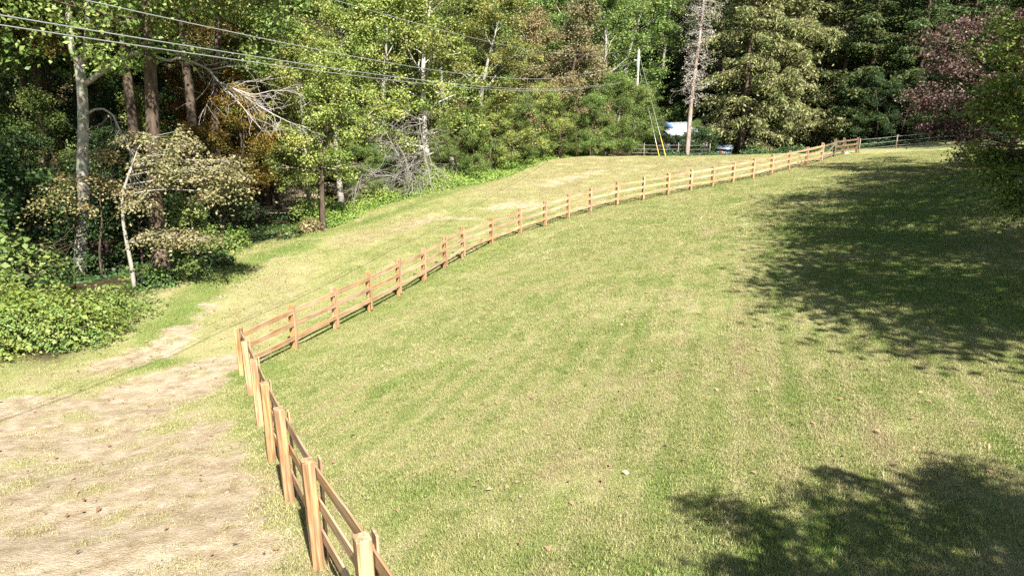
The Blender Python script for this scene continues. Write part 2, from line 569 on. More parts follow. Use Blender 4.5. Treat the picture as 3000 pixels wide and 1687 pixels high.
def turf_color(n, typ):
    """colour of turf from where it grows; typ GEOMETRY for the ground sheet, INSTANCER for tufts"""
    def A(k):
        x = N(n, 'Attribute', attribute_type=typ, attribute_name=k)
        return x.outputs['Fac']
    pos = N(n, 'NewGeometry').outputs['Position']
    def noise(s, d=4.0, ro=0.55, vec=pos):
        x = N(n, 'TexNoise', i_Scale=s, i_Detail=d, i_Roughness=ro)
        L(n, vec, x.inputs['Vector'])
        return x.outputs[0]
    n1, n2, n3, n4 = noise(0.35), noise(1.3, 5), noise(5.0, 4, 0.7), noise(22.0, 3, 0.7)
    straw, olive, green, bright = (0.325, 0.30, 0.155), (0.205, 0.228, 0.08), (0.16, 0.215, 0.055), (0.14, 0.225, 0.046)
    # mowing bands follow the fence
    band = N(n, 'TexNoise', noise_dimensions='1D', i_Scale=1.15, i_Detail=2.0)
    L(n, math_(n, 'MULTIPLY_ADD', n2, 0.5, A('sd')), band.inputs['W'])
    f = math_(n, 'ADD', math_(n, 'MULTIPLY_ADD', band.outputs[0], 0.3, 0.26), math_(n, 'MULTIPLY', n2, 0.55))
    wv = math_(n, 'SINE', math_(n, 'MULTIPLY', math_(n, 'MULTIPLY_ADD', n2, 0.35, A('sd')), 10.5))
    f = math_(n, 'ADD', f, math_(n, 'MULTIPLY', wv, math_(n, 'MULTIPLY', A('lawn'), 0.19)))
    f = math_(n, 'ADD', f, math_(n, 'MULTIPLY', n3, 0.45))
    f = math_(n, 'ADD', f, math_(n, 'MULTIPLY', n4, 0.6))
    f = math_(n, 'ADD', f, math_(n, 'MULTIPLY', n1, 0.4))
    f = math_(n, 'ADD', f, math_(n, 'MULTIPLY', A('brown'), -0.36))
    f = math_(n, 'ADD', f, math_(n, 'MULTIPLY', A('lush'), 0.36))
    f = math_(n, 'ADD', f, math_(n, 'MULTIPLY_ADD', A('lawn'), 0.03, -0.03))
    r = ramp(n, [(0.0, (0.255, 0.195, 0.115)), (0.30, straw), (0.47, (0.262, 0.265, 0.108)), (0.6, olive), (0.78, green), (1.0, bright)])
    f = math_(n, 'MULTIPLY_ADD', f, 0.8, -0.66, clamp=True)
    L(n, f, r.inputs[0])
    col = r.outputs[0]
    # redder dead patches
    red = ramp(n, [(0.66, (0, 0, 0)), (0.74, (1, 1, 1))])
    L(n, noise(0.9, 6, 0.7), red.inputs[0])
    col = mixc(n, math_(n, 'MULTIPLY', red.outputs[0], 0.3), col, (0.33, 0.235, 0.13))
    return col, A, noise, n3, n4


m_ground, n, out = new_mat('turf_and_soil')
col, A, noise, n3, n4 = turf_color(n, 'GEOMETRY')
soil = ramp(n, [(0.30, (0.165, 0.12, 0.068)), (0.46, (0.30, 0.235, 0.15)), (0.68, (0.45, 0.375, 0.275))])
L(n, math_(n, 'MULTIPLY_ADD', noise(3.0, 6, 0.65), 0.8, math_(n, 'MULTIPLY', n4, 0.25)), soil.inputs[0])
dm = math_(n, 'ADD', A('dirt'), math_(n, 'MULTIPLY_ADD', noise(6.0, 6, 0.7), 1.3, -0.65))
dm = math_(n, 'ADD', dm, math_(n, 'MULTIPLY_ADD', n3, 0.6, -0.3))
dmr = ramp(n, [(0.30, (0, 0, 0)), (0.6, (1, 1, 1))])
L(n, dm, dmr.inputs[0])
dfac = math_(n, 'MULTIPLY', dmr.outputs[0], math_(n, 'MULTIPLY', A('dirt'), 6.0, clamp=True))
col = mixc(n, dfac, col, soil.outputs[0])
floor = ramp(n, [(0.3, (0.02, 0.016, 0.009)), (0.55, (0.06, 0.045, 0.022)), (0.75, (0.12, 0.085, 0.045))])  # litter browns lowered further to deepen the wood's shade
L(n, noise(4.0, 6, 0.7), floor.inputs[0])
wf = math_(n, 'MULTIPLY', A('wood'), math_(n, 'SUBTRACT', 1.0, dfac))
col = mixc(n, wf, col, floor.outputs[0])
p = N(n, 'BsdfPrincipled', i_Roughness=0.95)
p.inputs['Specular IOR Level'].default_value = 0.1
L(n, col, p.inputs['Base Color'])
hgt = math_(n, 'ADD', math_(n, 'MULTIPLY', n4, 0.6), math_(n, 'MULTIPLY', n3, 0.9))
hgt = math_(n, 'ADD', hgt, math_(n, 'MULTIPLY', noise(60.0, 2, 0.6), 0.5))
bp = N(n, 'Bump', i_Strength=0.9, i_Distance=0.06)
L(n, hgt, bp.inputs['Height'])
L(n, bp.outputs[0], p.inputs['Normal'])
L(n, p.outputs[0], out.inputs[0])
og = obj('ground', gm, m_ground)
tag(og, 'mown lawn and rough field sloping down to a wooded edge', kind='structure')

# ------------------------------------------------------------------ board fence
M_POST = wood_mat('treated_pine_post', (0.25, 0.127, 0.044), (0.44, 0.252, 0.10), -0.06, 'Z')
M_RAIL = wood_mat('treated_pine_rail', (0.28, 0.15, 0.062), (0.45, 0.272, 0.13), 0.03, 'X')


def bar_mesh(name, lx, ly, lz, bev=0.004, notch=None):
    """bevelled bar along X (0..lx), centred in Y and Z"""
    V, Q = [], []
    prof = []
    for sy, sz in ((-1, -1), (1, -1), (1, 1), (-1, 1)):
        y, z = sy * ly / 2, sz * lz / 2
        if sy * sz > 0: prof += [(y - sy * 0, z - sz * bev), (y - sy * bev, z)] if False else [(y, z - sz * bev), (y - sy * bev, z)]
        else: prof += [(y - sy * bev, z), (y, z - sz * bev)]
    ang = sorted(range(8), key=lambda k: math.atan2(prof[k][1] / lz, prof[k][0] / ly))
    prof = [prof[k] for k in ang]
    for x in (0.0, lx): V += [(x, y, z) for y, z in prof]
    Q = [(k, (k + 1) % 8, 8 + (k + 1) % 8, 8 + k) for k in range(8)]
    faces = [tuple(q) for q in Q] + [tuple(range(7, -1, -1)), tuple(range(8, 16))]
    return mesh_np(name, V, faces=faces)


fence = empty('board_fence', (MAIN_XY[0][0], MAIN_XY[0][1], g1(*MAIN_XY[0])))
tag(fence, 'three rail fence of tan pine boards dividing the lawn from the field', 'fence')
F0 = np.array(fence.location)
PW = 0.125
posts = FENCE[:-3]                  # the last run past the gate is darkened to stand in for shade
GATE_A, GATE_B = MAIN_XY[23], MAIN_XY[24]
fpts = np.array([(x, y, g1(x, y)) for x, y in FENCE[:-3]])
rfe = random.Random(5)


def place(name, me, mat, origin, xdir, updir, parent, base):
    """child whose local X runs along xdir and local Z near updir"""
    x = Vector(xdir).normalized(); z = Vector(updir); y = z.cross(x).normalized(); z = x.cross(y)
    o = obj(name, me, mat, parent)
    o.matrix_local = Matrix.Translation(Vector(origin) - Vector(base)) @ Matrix((x, y, z)).transposed().to_4x4()
    return o


post_me = [None] * 4
def post_mesh(h):
    V = []
    b = PW / 2; c = 0.006
    prof = [(-b, -b + c), (-b + c, -b), (b - c, -b), (b, -b + c), (b, b - c), (b - c, b), (-b + c, b), (-b, b - c)]
    V += [(x, y, -0.3) for x, y in prof] + [(x, y, h - 0.008) for x, y in prof] + [(x * 0.92, y * 0.92, h) for x, y in prof]
    f = [tuple(range(7, -1, -1)), tuple(range(16, 24))]
    for l in (0, 8): f += [(l + k, l + (k + 1) % 8, l + 8 + (k + 1) % 8, l + 8 + k) for k in range(8)]
    return mesh_np('post', V, faces=f)


POSTS = [post_mesh(h) for h in (1.36, 1.40, 1.44)]
BATTEN = bar_mesh('batten', 1.3, 0.022, 0.125)
RAILH = (0.42, 0.82, 1.19)


def fence_run(pts, parent, base, m_post, m_rail, last_open=False, skip_first=False, skip=()):
    pts = np.asarray(pts); k = len(pts)
    dirs = []
    for i in range(k):
        a = pts[max(i - 1, 0)]; b = pts[min(i + 1, k - 1)]
        d = (b - a)[:2]; dirs.append(d / np.linalg.norm(d))
    for i in range(k):
        d = dirs[i]; lawn = np.array([d[1], -d[0]])
        q = pts[i]
        ang = math.atan2(d[1], d[0]) + rfe.uniform(-0.04, 0.04)
        if not (skip_first and i == 0):
            o = obj('post', rfe.choice(POSTS), m_post, parent)
            o.location = Vector(q) - Vector(base)
            o.rotation_euler = (rfe.uniform(-0.012, 0.012), rfe.uniform(-0.012, 0.012), ang)
            bt = q[:2] + lawn * (PW / 2 + 0.028 + 0.013)
            if i == CORNER_I: bt = bt + lawn * 0.01
            place('batten', BATTEN, m_rail, (bt[0], bt[1], q[2] + rfe.uniform(0.06, 0.1)), (rfe.uniform(-0.01, 0.01), 0, 1), (d[0], d[1], 0.0), parent, base)
        if i < k - 1 and i not in skip:
            e = pts[i + 1]; d2 = (e - q)[:2]; d2 /= np.linalg.norm(d2); l2 = np.array([d2[1], -d2[0]])
            for h in RAILH:
                o3 = np.r_[q[:2] + l2 * (PW / 2 + 0.014), q[2] + h + rfe.uniform(-0.015, 0.015)]
                e3 = np.r_[e[:2] + l2 * (PW / 2 + 0.014), e[2] + h + rfe.uniform(-0.015, 0.015)]
                v = e3 - o3; ln = np.linalg.norm(v)
                me = bar_mesh('rail', ln - 0.004, 0.024, 0.146)
                place('rail', me, m_rail, o3, v, (0, 0, 1), parent, base)


CORNER_I = len(NEAR_XY)
npost = len(fpts)
fence_run(fpts, fence, F0, M_POST, M_RAIL)

# gate and the last bay behind it, wood darkened to stand in for shade
M_OLD = wood_mat('shade_darkened_board', (0.12, 0.065, 0.04), (0.20, 0.12, 0.075), -0.2, 'X')  # browns lowered to stand in for shade at the far end
M_DARK_POST = wood_mat('dark_fence_post', (0.15, 0.11, 0.075), (0.24, 0.19, 0.13), -0.1, 'Z')
ga = np.r_[FENCE[-4], g1(*FENCE[-4])]; gb = np.r_[FENCE[-3], g1(*FENCE[-3])]
gate = empty('field_gate', tuple(ga))
tag(gate, 'narrow board gate with a diagonal brace at the far end of the fence', 'gate')
gd = (gb - ga) / np.linalg.norm(gb - ga); gl = np.array([gd[1], -gd[0], 0])
for h in (0.3, 1.16):
    o3 = ga + gd * 0.1 + gl * 0.05 + np.array([0, 0, h]); ln = np.linalg.norm(gb - ga) - 0.2
    place('rail', bar_mesh('rail', ln, 0.024, 0.14), M_OLD, o3, gd, (0, 0, 1), gate, ga)
v = (gb - gd * 0.15 + np.array([0, 0, 1.08])) - (ga + gd * 0.15 + np.array([0, 0, 0.3]))
place('brace', bar_mesh('brace', np.linalg.norm(v), 0.024, 0.12), M_DARK_POST, ga + gd * 0.15 + gl * 0.077 + np.array([0, 0, 0.3]), v, (0, 0, 1), gate, ga)
for tt in (0.12, np.linalg.norm(gb - ga) - 0.12):
    q = ga + gd * tt + gl * 0.104
    place('stile', bar_mesh('stile', 1.15, 0.024, 0.1), M_DARK_POST, q + np.array([0, 0, 0.15]), (0, 0, 1), tuple(gd), gate, ga)
shadowed = empty('end_fence', tuple(gb))
tag(shadowed, 'short bay of rail fence past the gate with boards darkened as in shade', 'fence')
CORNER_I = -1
fence_run(np.array([np.r_[q, g1(*q)] for q in FENCE[-3:]]), shadowed, gb, M_DARK_POST, M_OLD)

# ------------------------------------------------------------------ trees
def leaves(c, nrm, size, asp=0.62, tang=None, q=rng):
    m = len(c)
    t = q.normal(size=(m, 3)) if tang is None else tang
    t = t - nrm * (t * nrm).sum(1)[:, None]
    t /= np.linalg.norm(t, axis=1)[:, None] + 1e-9
    b = np.cross(nrm, t)
    s = np.asarray(size)[:, None] if np.ndim(size) else size
    V = np.empty((m, 4, 3))
    V[:, 0] = c - t * s * 0.5
    V[:, 1] = c + b * s * 0.5 * asp + t * s * 0.08
    V[:, 2] = c + t * s * 0.5
    V[:, 3] = c - b * s * 0.5 * asp + t * s * 0.08
    fold = nrm * s * q.uniform(0.02, 0.2, m)[:, None]
    V[:, 1] += fold; V[:, 3] += fold; V[:, 2] -= fold * 0.6
    return V.reshape(-1, 3)


def leaf_mesh(name, V):
    k = len(V) // 4
    return mesh_np(name, V, quads=np.arange(k * 4).reshape(k, 4))


def norm(v): return v / (np.linalg.norm(v, axis=-1, keepdims=True) + 1e-9)


def clumps(anchors, per, rad, size, q, flat=0.6, up=0.7, asp=0.62, center=None, droop=0.0):
    """leaf clumps around branch ends: uneven, with gaps between them"""
    out = []
    for a in anchors:
        r = rad * q.uniform(0.55, 1.35)
        k = int(per * q.uniform(0.5, 1.5))
        u = q.normal(size=(k, 3)) * np.array([1, 1, flat]) * 0.55
        c = a + u * r
        c[:, 2] -= droop * (u[:, 0] ** 2 + u[:, 1] ** 2) * r
        nn = q.normal(size=(k, 3)) * 0.75 + norm(u) * 0.5
        nn[:, 2] += up
        out.append(leaves(c, norm(nn), size * q.uniform(0.6, 1.3, k), asp, q=q))
    return np.concatenate(out)


def wander(p, d, ln, n_, q, curl=0.15, lift=0.0):
    P = [np.array(p, float)]; d = norm(np.array(d, float))
    for _ in range(n_):
        d = norm(d + q.normal(size=3) * curl + np.array([0, 0, lift]))
        P.append(P[-1] + d * ln / n_)
    return np.array(P)


def broadleaf(seed, H, base=0.25, spread=0.3, limbs=16, leafn=70, size=0.22, clump=0.75, trunk_r=None, lean=0.0, top=1.0, subs=4, flat=0.6, profile=None):
    """returns (trunk mesh, crown mesh): tapered trunk with limbs and clumps of leaves"""
    q = np.random.default_rng(seed)
    tr = trunk_r or H * 0.013
    mb = MB()
    TP = wander((0, 0, -0.3), (lean, q.normal() * 0.03, 1), H * 0.97, 10, q, 0.05)
    rr = tr * (1 - np.linspace(0, 1, 11)) ** 0.8 + 0.02
    rr[0] *= 1.5; rr[1] *= 1.05
    mb.tube(TP, rr, 8)
    anchors = []
    for i in range(limbs):
        f = base + (1 - base) * (i + q.uniform(0, 1)) / limbs
        f = min(f, 0.985)
        k = f * 10; a = int(k); p0 = TP[a] + (TP[min(a + 1, 10)] - TP[a]) * (k - a)
        az = i * 2.399 + q.uniform(-0.4, 0.4)
        g = (f - base) / (1 - base)
        prof = (math.sin(math.pi * min(1, 0.22 + 0.78 * g)) ** 0.7 + 0.18) if profile is None else profile(g)
        ln = H * spread * prof * q.uniform(0.7, 1.2)
        el = 0.15 + 0.8 * g
        d = (math.cos(az) * math.cos(el), math.sin(az) * math.cos(el), math.sin(el))
        LP = wander(p0, d, ln, 6, q, 0.14, 0.03)
        r0 = max(0.025, tr * 0.42 * (1 - f * 0.7))
        mb.tube(LP, np.linspace(r0, 0.012, 7), 5, cap=False)
        anchors += [LP[4], LP[5], LP[6]]
        for s_ in range(subs):
            j = q.integers(2, 6)
            dd = norm(LP[j + 1 if j < 6 else 6] - LP[j - 1]) + q.normal(size=3) * 0.65
            SP = wander(LP[j], dd, ln * q.uniform(0.3, 0.55), 4, q, 0.2, 0.04)
            mb.tube(SP, np.linspace(r0 * 0.4, 0.008, 5), 4, cap=False)
            anchors += [SP[2], SP[4]]
    V = clumps(anchors, leafn, clump, size, q, flat)
    return mb.mesh('trunk', True), leaf_mesh('crown', V)


def hemlock(seed, H, spread=0.2, start=0.12, step=0.33, dens=2.1, trunk_r=None, sparse=0.1, nsize=0.25):
    q = np.random.default_rng(seed)
    tr = trunk_r or H * 0.012
    mb = MB()
    TP = wander((0, 0, -0.3), (0, 0, 1), H, 10, q, 0.02)
    mb.tube(TP, tr * (1 - np.linspace(0, 1, 11)) ** 0.9 + 0.015, 8)
    VV = []
    z = start * H
    while z < H * 0.98:
        g = z / H
        for b_ in range(3):
            if q.uniform() < sparse: continue
            az = q.uniform(0, 6.283)
            ln = H * spread * (1 - g) ** 0.75 * q.uniform(0.35, 1.3) + 0.3
            d = np.array([math.cos(az), math.sin(az), q.uniform(-0.05, 0.35)])
            k = int(z / H * 10); p0 = TP[k] + (TP[min(10, k + 1)] - TP[k]) * (z / H * 10 - k)
            LP = wander(p0, d, ln, 6, q, 0.07, -0.07)
            mb.tube(LP, np.linspace(0.035 * (1 - g) + 0.012, 0.006, 7), 4, cap=False)
            # sprays on both sides of the branch, drooping
            m = int(ln * 46 * dens)
            t = q.uniform(0.12, 1, m) ** 0.8 * 6
            i0 = np.minimum(t.astype(int), 5); fr = (t - i0)[:, None]
            P = LP[i0] * (1 - fr) + LP[i0 + 1] * fr
            dr = norm(LP[i0 + 1] - LP[i0])
            side = norm(np.cross(dr, [0, 0, 1])) * q.choice([-1, 1], m)[:, None]
            off = q.uniform(0, 0.62, m)[:, None] * (0.3 + 0.7 * np.sin(t / 6 * math.pi * 0.9 + 0.25))[:, None]
            c = P + side * off * min(1.0, 0.35 + ln * 0.3) + q.normal(size=(m, 3)) * 0.05
            c[:, 2] -= (off[:, 0] ** 2) * 0.5 + q.exponential(0.2, m)
            tang = norm(side + dr * 0.8 + q.normal(size=(m, 3)) * 0.25 + np.array([0, 0, -0.3]))
            nn = norm(q.normal(size=(m, 3)) * 0.8 + np.array([0, 0, 0.8]) + side * 0.2)
            VV.append(leaves(c, nn, nsize * q.uniform(0.6, 1.4, m), 0.32, tang, q))
        z += step * q.uniform(0.7, 1.3)
    return mb.mesh('trunk', True), leaf_mesh('crown', np.concatenate(VV))


def twigs(mb, p, d, ln, r, q, depth, spread=0.6, nb=4, curl=0.16, lift=0.0, thin=0.006):
    P = wander(p, d, ln, 6, q, curl, lift)
    mb.tube(P, np.linspace(r, max(thin, r * 0.35), 7), 5 if r > 0.03 else 4, cap=False)
    ends = [P[-1]]
    if depth:
        for _ in range(nb):
            j = int(q.integers(1, 6))
            dd = norm(P[j + 1] - P[j]) + q.normal(size=3) * spread
            ends += twigs(mb, P[j], dd, ln * q.uniform(0.35, 0.65), max(thin, r * 0.5), q, depth - 1, spread, nb, curl, lift, thin)
    return ends


# leaf colours (real leaf reflectance; the dark set is lowered to deepen wood shade)
LM = dict(
    yellowgreen=leaf_mat('leaf_yellow_green', [(0.085, 0.14, 0.026), (0.175, 0.235, 0.05), (0.30, 0.34, 0.09), (0.41, 0.375, 0.11)]),
    green=leaf_mat('leaf_mid_green', [(0.05, 0.095, 0.02), (0.10, 0.165, 0.036), (0.18, 0.24, 0.06), (0.26, 0.29, 0.09)]),
    lime=leaf_mat('leaf_vine_green', [(0.085, 0.15, 0.025), (0.145, 0.225, 0.04), (0.21, 0.285, 0.055), (0.29, 0.30, 0.10)]),
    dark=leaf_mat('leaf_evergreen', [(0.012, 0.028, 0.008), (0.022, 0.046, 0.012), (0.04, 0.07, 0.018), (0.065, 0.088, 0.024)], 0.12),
    orange=leaf_mat('leaf_orange', [(0.07, 0.08, 0.02), (0.14, 0.115, 0.025), (0.23, 0.145, 0.03), (0.28, 0.12, 0.02)]),
    tan=leaf_mat('leaf_tan_pink', [(0.15, 0.145, 0.055), (0.22, 0.19, 0.08), (0.30, 0.225, 0.12), (0.25, 0.245, 0.085)], 0.25),
    bronze=leaf_mat('leaf_bronze_green', [(0.10, 0.11, 0.035), (0.17, 0.16, 0.06), (0.23, 0.185, 0.085), (0.26, 0.16, 0.085)], 0.25),
    greengold=leaf_mat('leaf_green_gold', [(0.055, 0.10, 0.02), (0.10, 0.155, 0.03), (0.20, 0.235, 0.055), (0.31, 0.29, 0.08)], 0.35),
    cream=leaf_mat('leaf_pale_cream', [(0.14, 0.15, 0.055), (0.22, 0.215, 0.09), (0.30, 0.275, 0.14), (0.27, 0.20, 0.11)], 0.25),
    purple=leaf_mat('leaf_purple', [(0.045, 0.026, 0.022), (0.09, 0.052, 0.046), (0.14, 0.085, 0.074), (0.13, 0.088, 0.058)], 0.2),
    hemlock=leaf_mat('needle_grey_green', [(0.065, 0.095, 0.028), (0.155, 0.18, 0.06), (0.26, 0.265, 0.11), (0.35, 0.335, 0.175)], 0.25),
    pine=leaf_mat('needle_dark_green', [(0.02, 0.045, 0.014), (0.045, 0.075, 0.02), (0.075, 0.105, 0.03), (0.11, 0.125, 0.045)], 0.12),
)
BK = dict(
    grey=bark_mat('bark_grey', (0.16, 0.14, 0.12), (0.40, 0.37, 0.33), 5.0, (0.25, 0.26, 0.20)),
    brown=bark_mat('bark_brown', (0.03, 0.022, 0.016), (0.11, 0.08, 0.058), 7.0),
    pale=bark_mat('bark_pale', (0.33, 0.29, 0.25), (0.58, 0.53, 0.47), 5.0),
    dead=bark_mat('bark_dead_grey', (0.20, 0.18, 0.155), (0.40, 0.365, 0.33), 8.0),
)

PROTO = {}
def proto(key, fn, *a, **k):
    PROTO[key] = fn(*a, **k)

proto('bl0', broadleaf, 11, 14, 0.16, 0.27, 20, 125, 0.145, 0.52)
proto('bl1', broadleaf, 12, 13, 0.12, 0.30, 20, 125, 0.145, 0.54)
proto('bl2', broadleaf, 13, 15, 0.22, 0.24, 20, 125, 0.145, 0.5)
proto('bl3', broadleaf, 14, 11, 0.05, 0.34, 22, 120, 0.14, 0.58)
proto('tall0', broadleaf, 21, 24, 0.50, 0.20, 20, 150, 0.185, 1.15)
proto('tall1', broadleaf, 22, 26, 0.48, 0.19, 20, 150, 0.185, 1.15)
proto('tall2', broadleaf, 23, 22, 0.44, 0.21, 20, 140, 0.185, 1.1)
proto('slim0', broadleaf, 31, 12, 0.30, 0.18, 16, 74, 0.16, 0.62)
proto('slim1', broadleaf, 32, 10, 0.25, 0.22, 16, 74, 0.16, 0.62)
proto('shrub0', broadleaf, 41, 3.2, 0.04, 0.45, 14, 34, 0.13, 0.42, 0.04, subs=3)
proto('shrub1', broadleaf, 42, 2.6, 0.03, 0.55, 14, 34, 0.13, 0.42, 0.035, subs=3)
proto('shrub2', broadleaf, 43, 4.5, 0.05, 0.36, 16, 36, 0.15, 0.5, 0.05, subs=3)
proto('hem0', hemlock, 51, 19, 0.25, 0.06)
proto('hem1', hemlock, 52, 21, 0.22, 0.08)
proto('hem2', hemlock, 53, 17, 0.22, 0.2, 0.5, 0.8, sparse=0.25)

_used = {}
def tree(name, key, xy, H, leaf, bark, label, cat='tree', group=None, rz=None, z=None, wide=1.0):
    tm, cm = PROTO[key]
    h0 = _used.setdefault(key, max(v.co.z for v in tm.vertices))
    s = H / h0
    i = len(bpy.data.objects)
    r = random.Random(i * 13 + 1)
    root = empty(name, (xy[0], xy[1], g1(*xy) if z is None else z), r.uniform(0, 6.28) if rz is None else rz, (s * wide, s * wide, s))
    tag(root, label, cat, group)
    obj('trunk', tm, BK[bark], root)
    obj('crown', cm, LM[leaf], root)
    return root


def gpos(px, Y):
    """ground position below image column px at forward distance Y (column is nearly straight down)"""
    # solve for z on ground with X from the ray through the ground point
    X = (px - CX) / FPX * Y
    for _ in range(6):
        z = g1(X, Y) - CAMZ
        depth = Y * math.cos(PITCH) - z * math.sin(PITCH)
        X = (px - CX) / FPX * depth
    return (X, Y)


# --- woods left of the field: tall canopy, trunks in their own shade
r_ = random.Random(3)
LW = [(40, 44, 25, 'tall0'), (130, 43, 26, 'tall1'), (330, 47, 24, 'tall2'), (-60, 46, 23, 'tall1'), (430, 40, 26, 'tall0'), (560, 38, 24, 'tall1'),
      (-150, 44, 25, 'tall2'), (650, 46, 25, 'tall2'), (260, 48, 27, 'tall1'), (90, 54, 26, 'tall0'), (480, 52, 27, 'tall1'), (780, 56, 26, 'tall0'), (360, 60, 27, 'tall2'), (-20, 46, 26, 'tall2'), (620, 60, 27, 'tall1')]
for k, (px, Y, H, key) in enumerate(LW):
    tree('forest_tree', key, gpos(px, Y), H, ('green', 'orange', 'yellowgreen')[k % 3] if key != 'tall2' else 'green', 'brown',
         'tall dark trunked tree in the shady wood behind the grey limbed tree', 'tree', 'tall trees of the shady wood')
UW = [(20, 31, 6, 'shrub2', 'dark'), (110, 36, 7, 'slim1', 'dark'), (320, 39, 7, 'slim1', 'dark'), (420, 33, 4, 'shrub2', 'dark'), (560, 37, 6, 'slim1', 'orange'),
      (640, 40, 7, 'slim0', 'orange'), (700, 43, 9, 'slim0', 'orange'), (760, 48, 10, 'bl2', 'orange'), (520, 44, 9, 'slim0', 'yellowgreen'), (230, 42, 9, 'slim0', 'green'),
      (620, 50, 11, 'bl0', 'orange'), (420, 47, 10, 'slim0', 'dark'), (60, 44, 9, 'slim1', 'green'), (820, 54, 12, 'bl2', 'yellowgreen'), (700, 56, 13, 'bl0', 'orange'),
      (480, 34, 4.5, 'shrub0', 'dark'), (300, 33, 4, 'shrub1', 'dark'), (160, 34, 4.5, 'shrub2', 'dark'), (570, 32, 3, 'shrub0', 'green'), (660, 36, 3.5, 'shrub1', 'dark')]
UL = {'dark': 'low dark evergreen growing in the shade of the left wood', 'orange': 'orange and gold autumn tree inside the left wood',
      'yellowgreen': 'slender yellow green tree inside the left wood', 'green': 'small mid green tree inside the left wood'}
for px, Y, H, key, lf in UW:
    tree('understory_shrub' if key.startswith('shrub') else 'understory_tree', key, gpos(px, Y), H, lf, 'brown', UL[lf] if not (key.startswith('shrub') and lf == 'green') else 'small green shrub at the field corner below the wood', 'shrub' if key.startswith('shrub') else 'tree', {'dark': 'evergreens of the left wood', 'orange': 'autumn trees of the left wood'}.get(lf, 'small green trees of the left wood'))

# --- sunlit wood edge behind the field
ce = [(905, 47, 11, 'bl2', 'yellowgreen', 'yellow green tree just behind the slim creekside tree'),
      (1000, 56, 15, 'bl0', 'yellowgreen', 'sunlit yellow green tree rising left of the bare silver tree'),
      (1120, 60, 16, 'bl1', 'yellowgreen', 'broad yellow green tree rising over the bare silver tree'),
      (1390, 62, 15, 'bl0', 'yellowgreen', 'yellow green tree between the pale trunked tree and the tan pink tree'),
      (1330, 70, 17, 'bl2', 'green', 'mid green tree right behind the pale trunked tree'),
      (1180, 74, 19, 'bl0', 'yellowgreen', 'tall yellow green tree far behind the bare silver tree'),
      (900, 64, 17, 'bl1', 'yellowgreen', 'broad yellow green tree far behind the creekside tree'),
      (1030, 72, 19, 'bl2', 'green', 'tall mid green tree between creekside tree and bare silver tree'),
      (1760, 82, 19, 'bl2', 'green', 'full green tree standing left of the utility pole'),
      (1800, 90, 21, 'bl0', 'green', 'tall full green tree right behind the utility pole'),
      (1700, 92, 22, 'bl1', 'green', 'tall green tree behind the cream tasselled tree'),
      (1560, 84, 20, 'bl2', 'green', 'tall green tree behind the tan pink tree'),
      (1450, 88, 21, 'bl0', 'yellowgreen', 'tall yellow green tree behind the tan pink tree'),
      (1900, 104, 21, 'bl2', 'green', 'green tree left of the white roofed house'),
      (1960, 114, 24, 'bl0', 'green', 'tall green tree behind the white roofed house'),
      (1860, 116, 26, 'bl1', 'green', 'very tall green tree far behind the utility pole')]
for px, Y, H, key, lf, lab in ce:
    tree('broadleaf_tree', key, gpos(px, Y), H, lf, 'grey', lab, 'tree', {'yellowgreen': 'yellow green trees behind the field', 'green': 'green trees behind the field'}[lf], wide=1.15)
tree('tan_leaved_tree', 'bl1', gpos(1520, 68), 13.5, 'tan', 'brown', 'tree with tan pink turning leaves near the middle of the wood edge', 'tree')
tree('cream_tassel_tree', 'slim0', gpos(1640, 70), 14.5, 'cream', 'brown', 'tree hung with pale cream seed tassels beside the tan pink tree', 'tree')
tree('russet_tree', 'slim1', gpos(1735, 74), 11, 'tan', 'brown', 'smaller russet tree between the cream tasselled tree and the utility pole', 'tree')
for px, Y, H, key in [(1500, 64, 7, 'bl3'), (1590, 66, 7, 'bl3'), (1690, 71, 7.5, 'bl3'), (1780, 74, 8.5, 'bl3'), (1850, 76, 8.0, 'bl3'), (1440, 61, 6.5, 'bl3'), (1340, 57, 5.5, 'bl3'), (1540, 64.5, 5, 'bl3'), (1640, 68, 6, 'bl3'), (1730, 71, 6, 'bl3'), (1810, 74, 6, 'bl3'), (1390, 58.5, 5, 'bl3'), (1290, 56, 4, 'bl3'), (1120, 52, 4, 'bl3'), (1060, 51, 4.5, 'bl3'), (1905, 76, 5.0, 'bl3'), (1880, 77, 7.0, 'bl3'), (2035, 77, 4.0, 'bl3')]:
    tree('edge_tree', key, gpos(px, Y), H, 'green' if px not in (1590, 1440) else 'yellowgreen', 'brown', 'low bushy tree with leaves to the ground along the field edge', 'tree', 'bushy trees along the field edge')

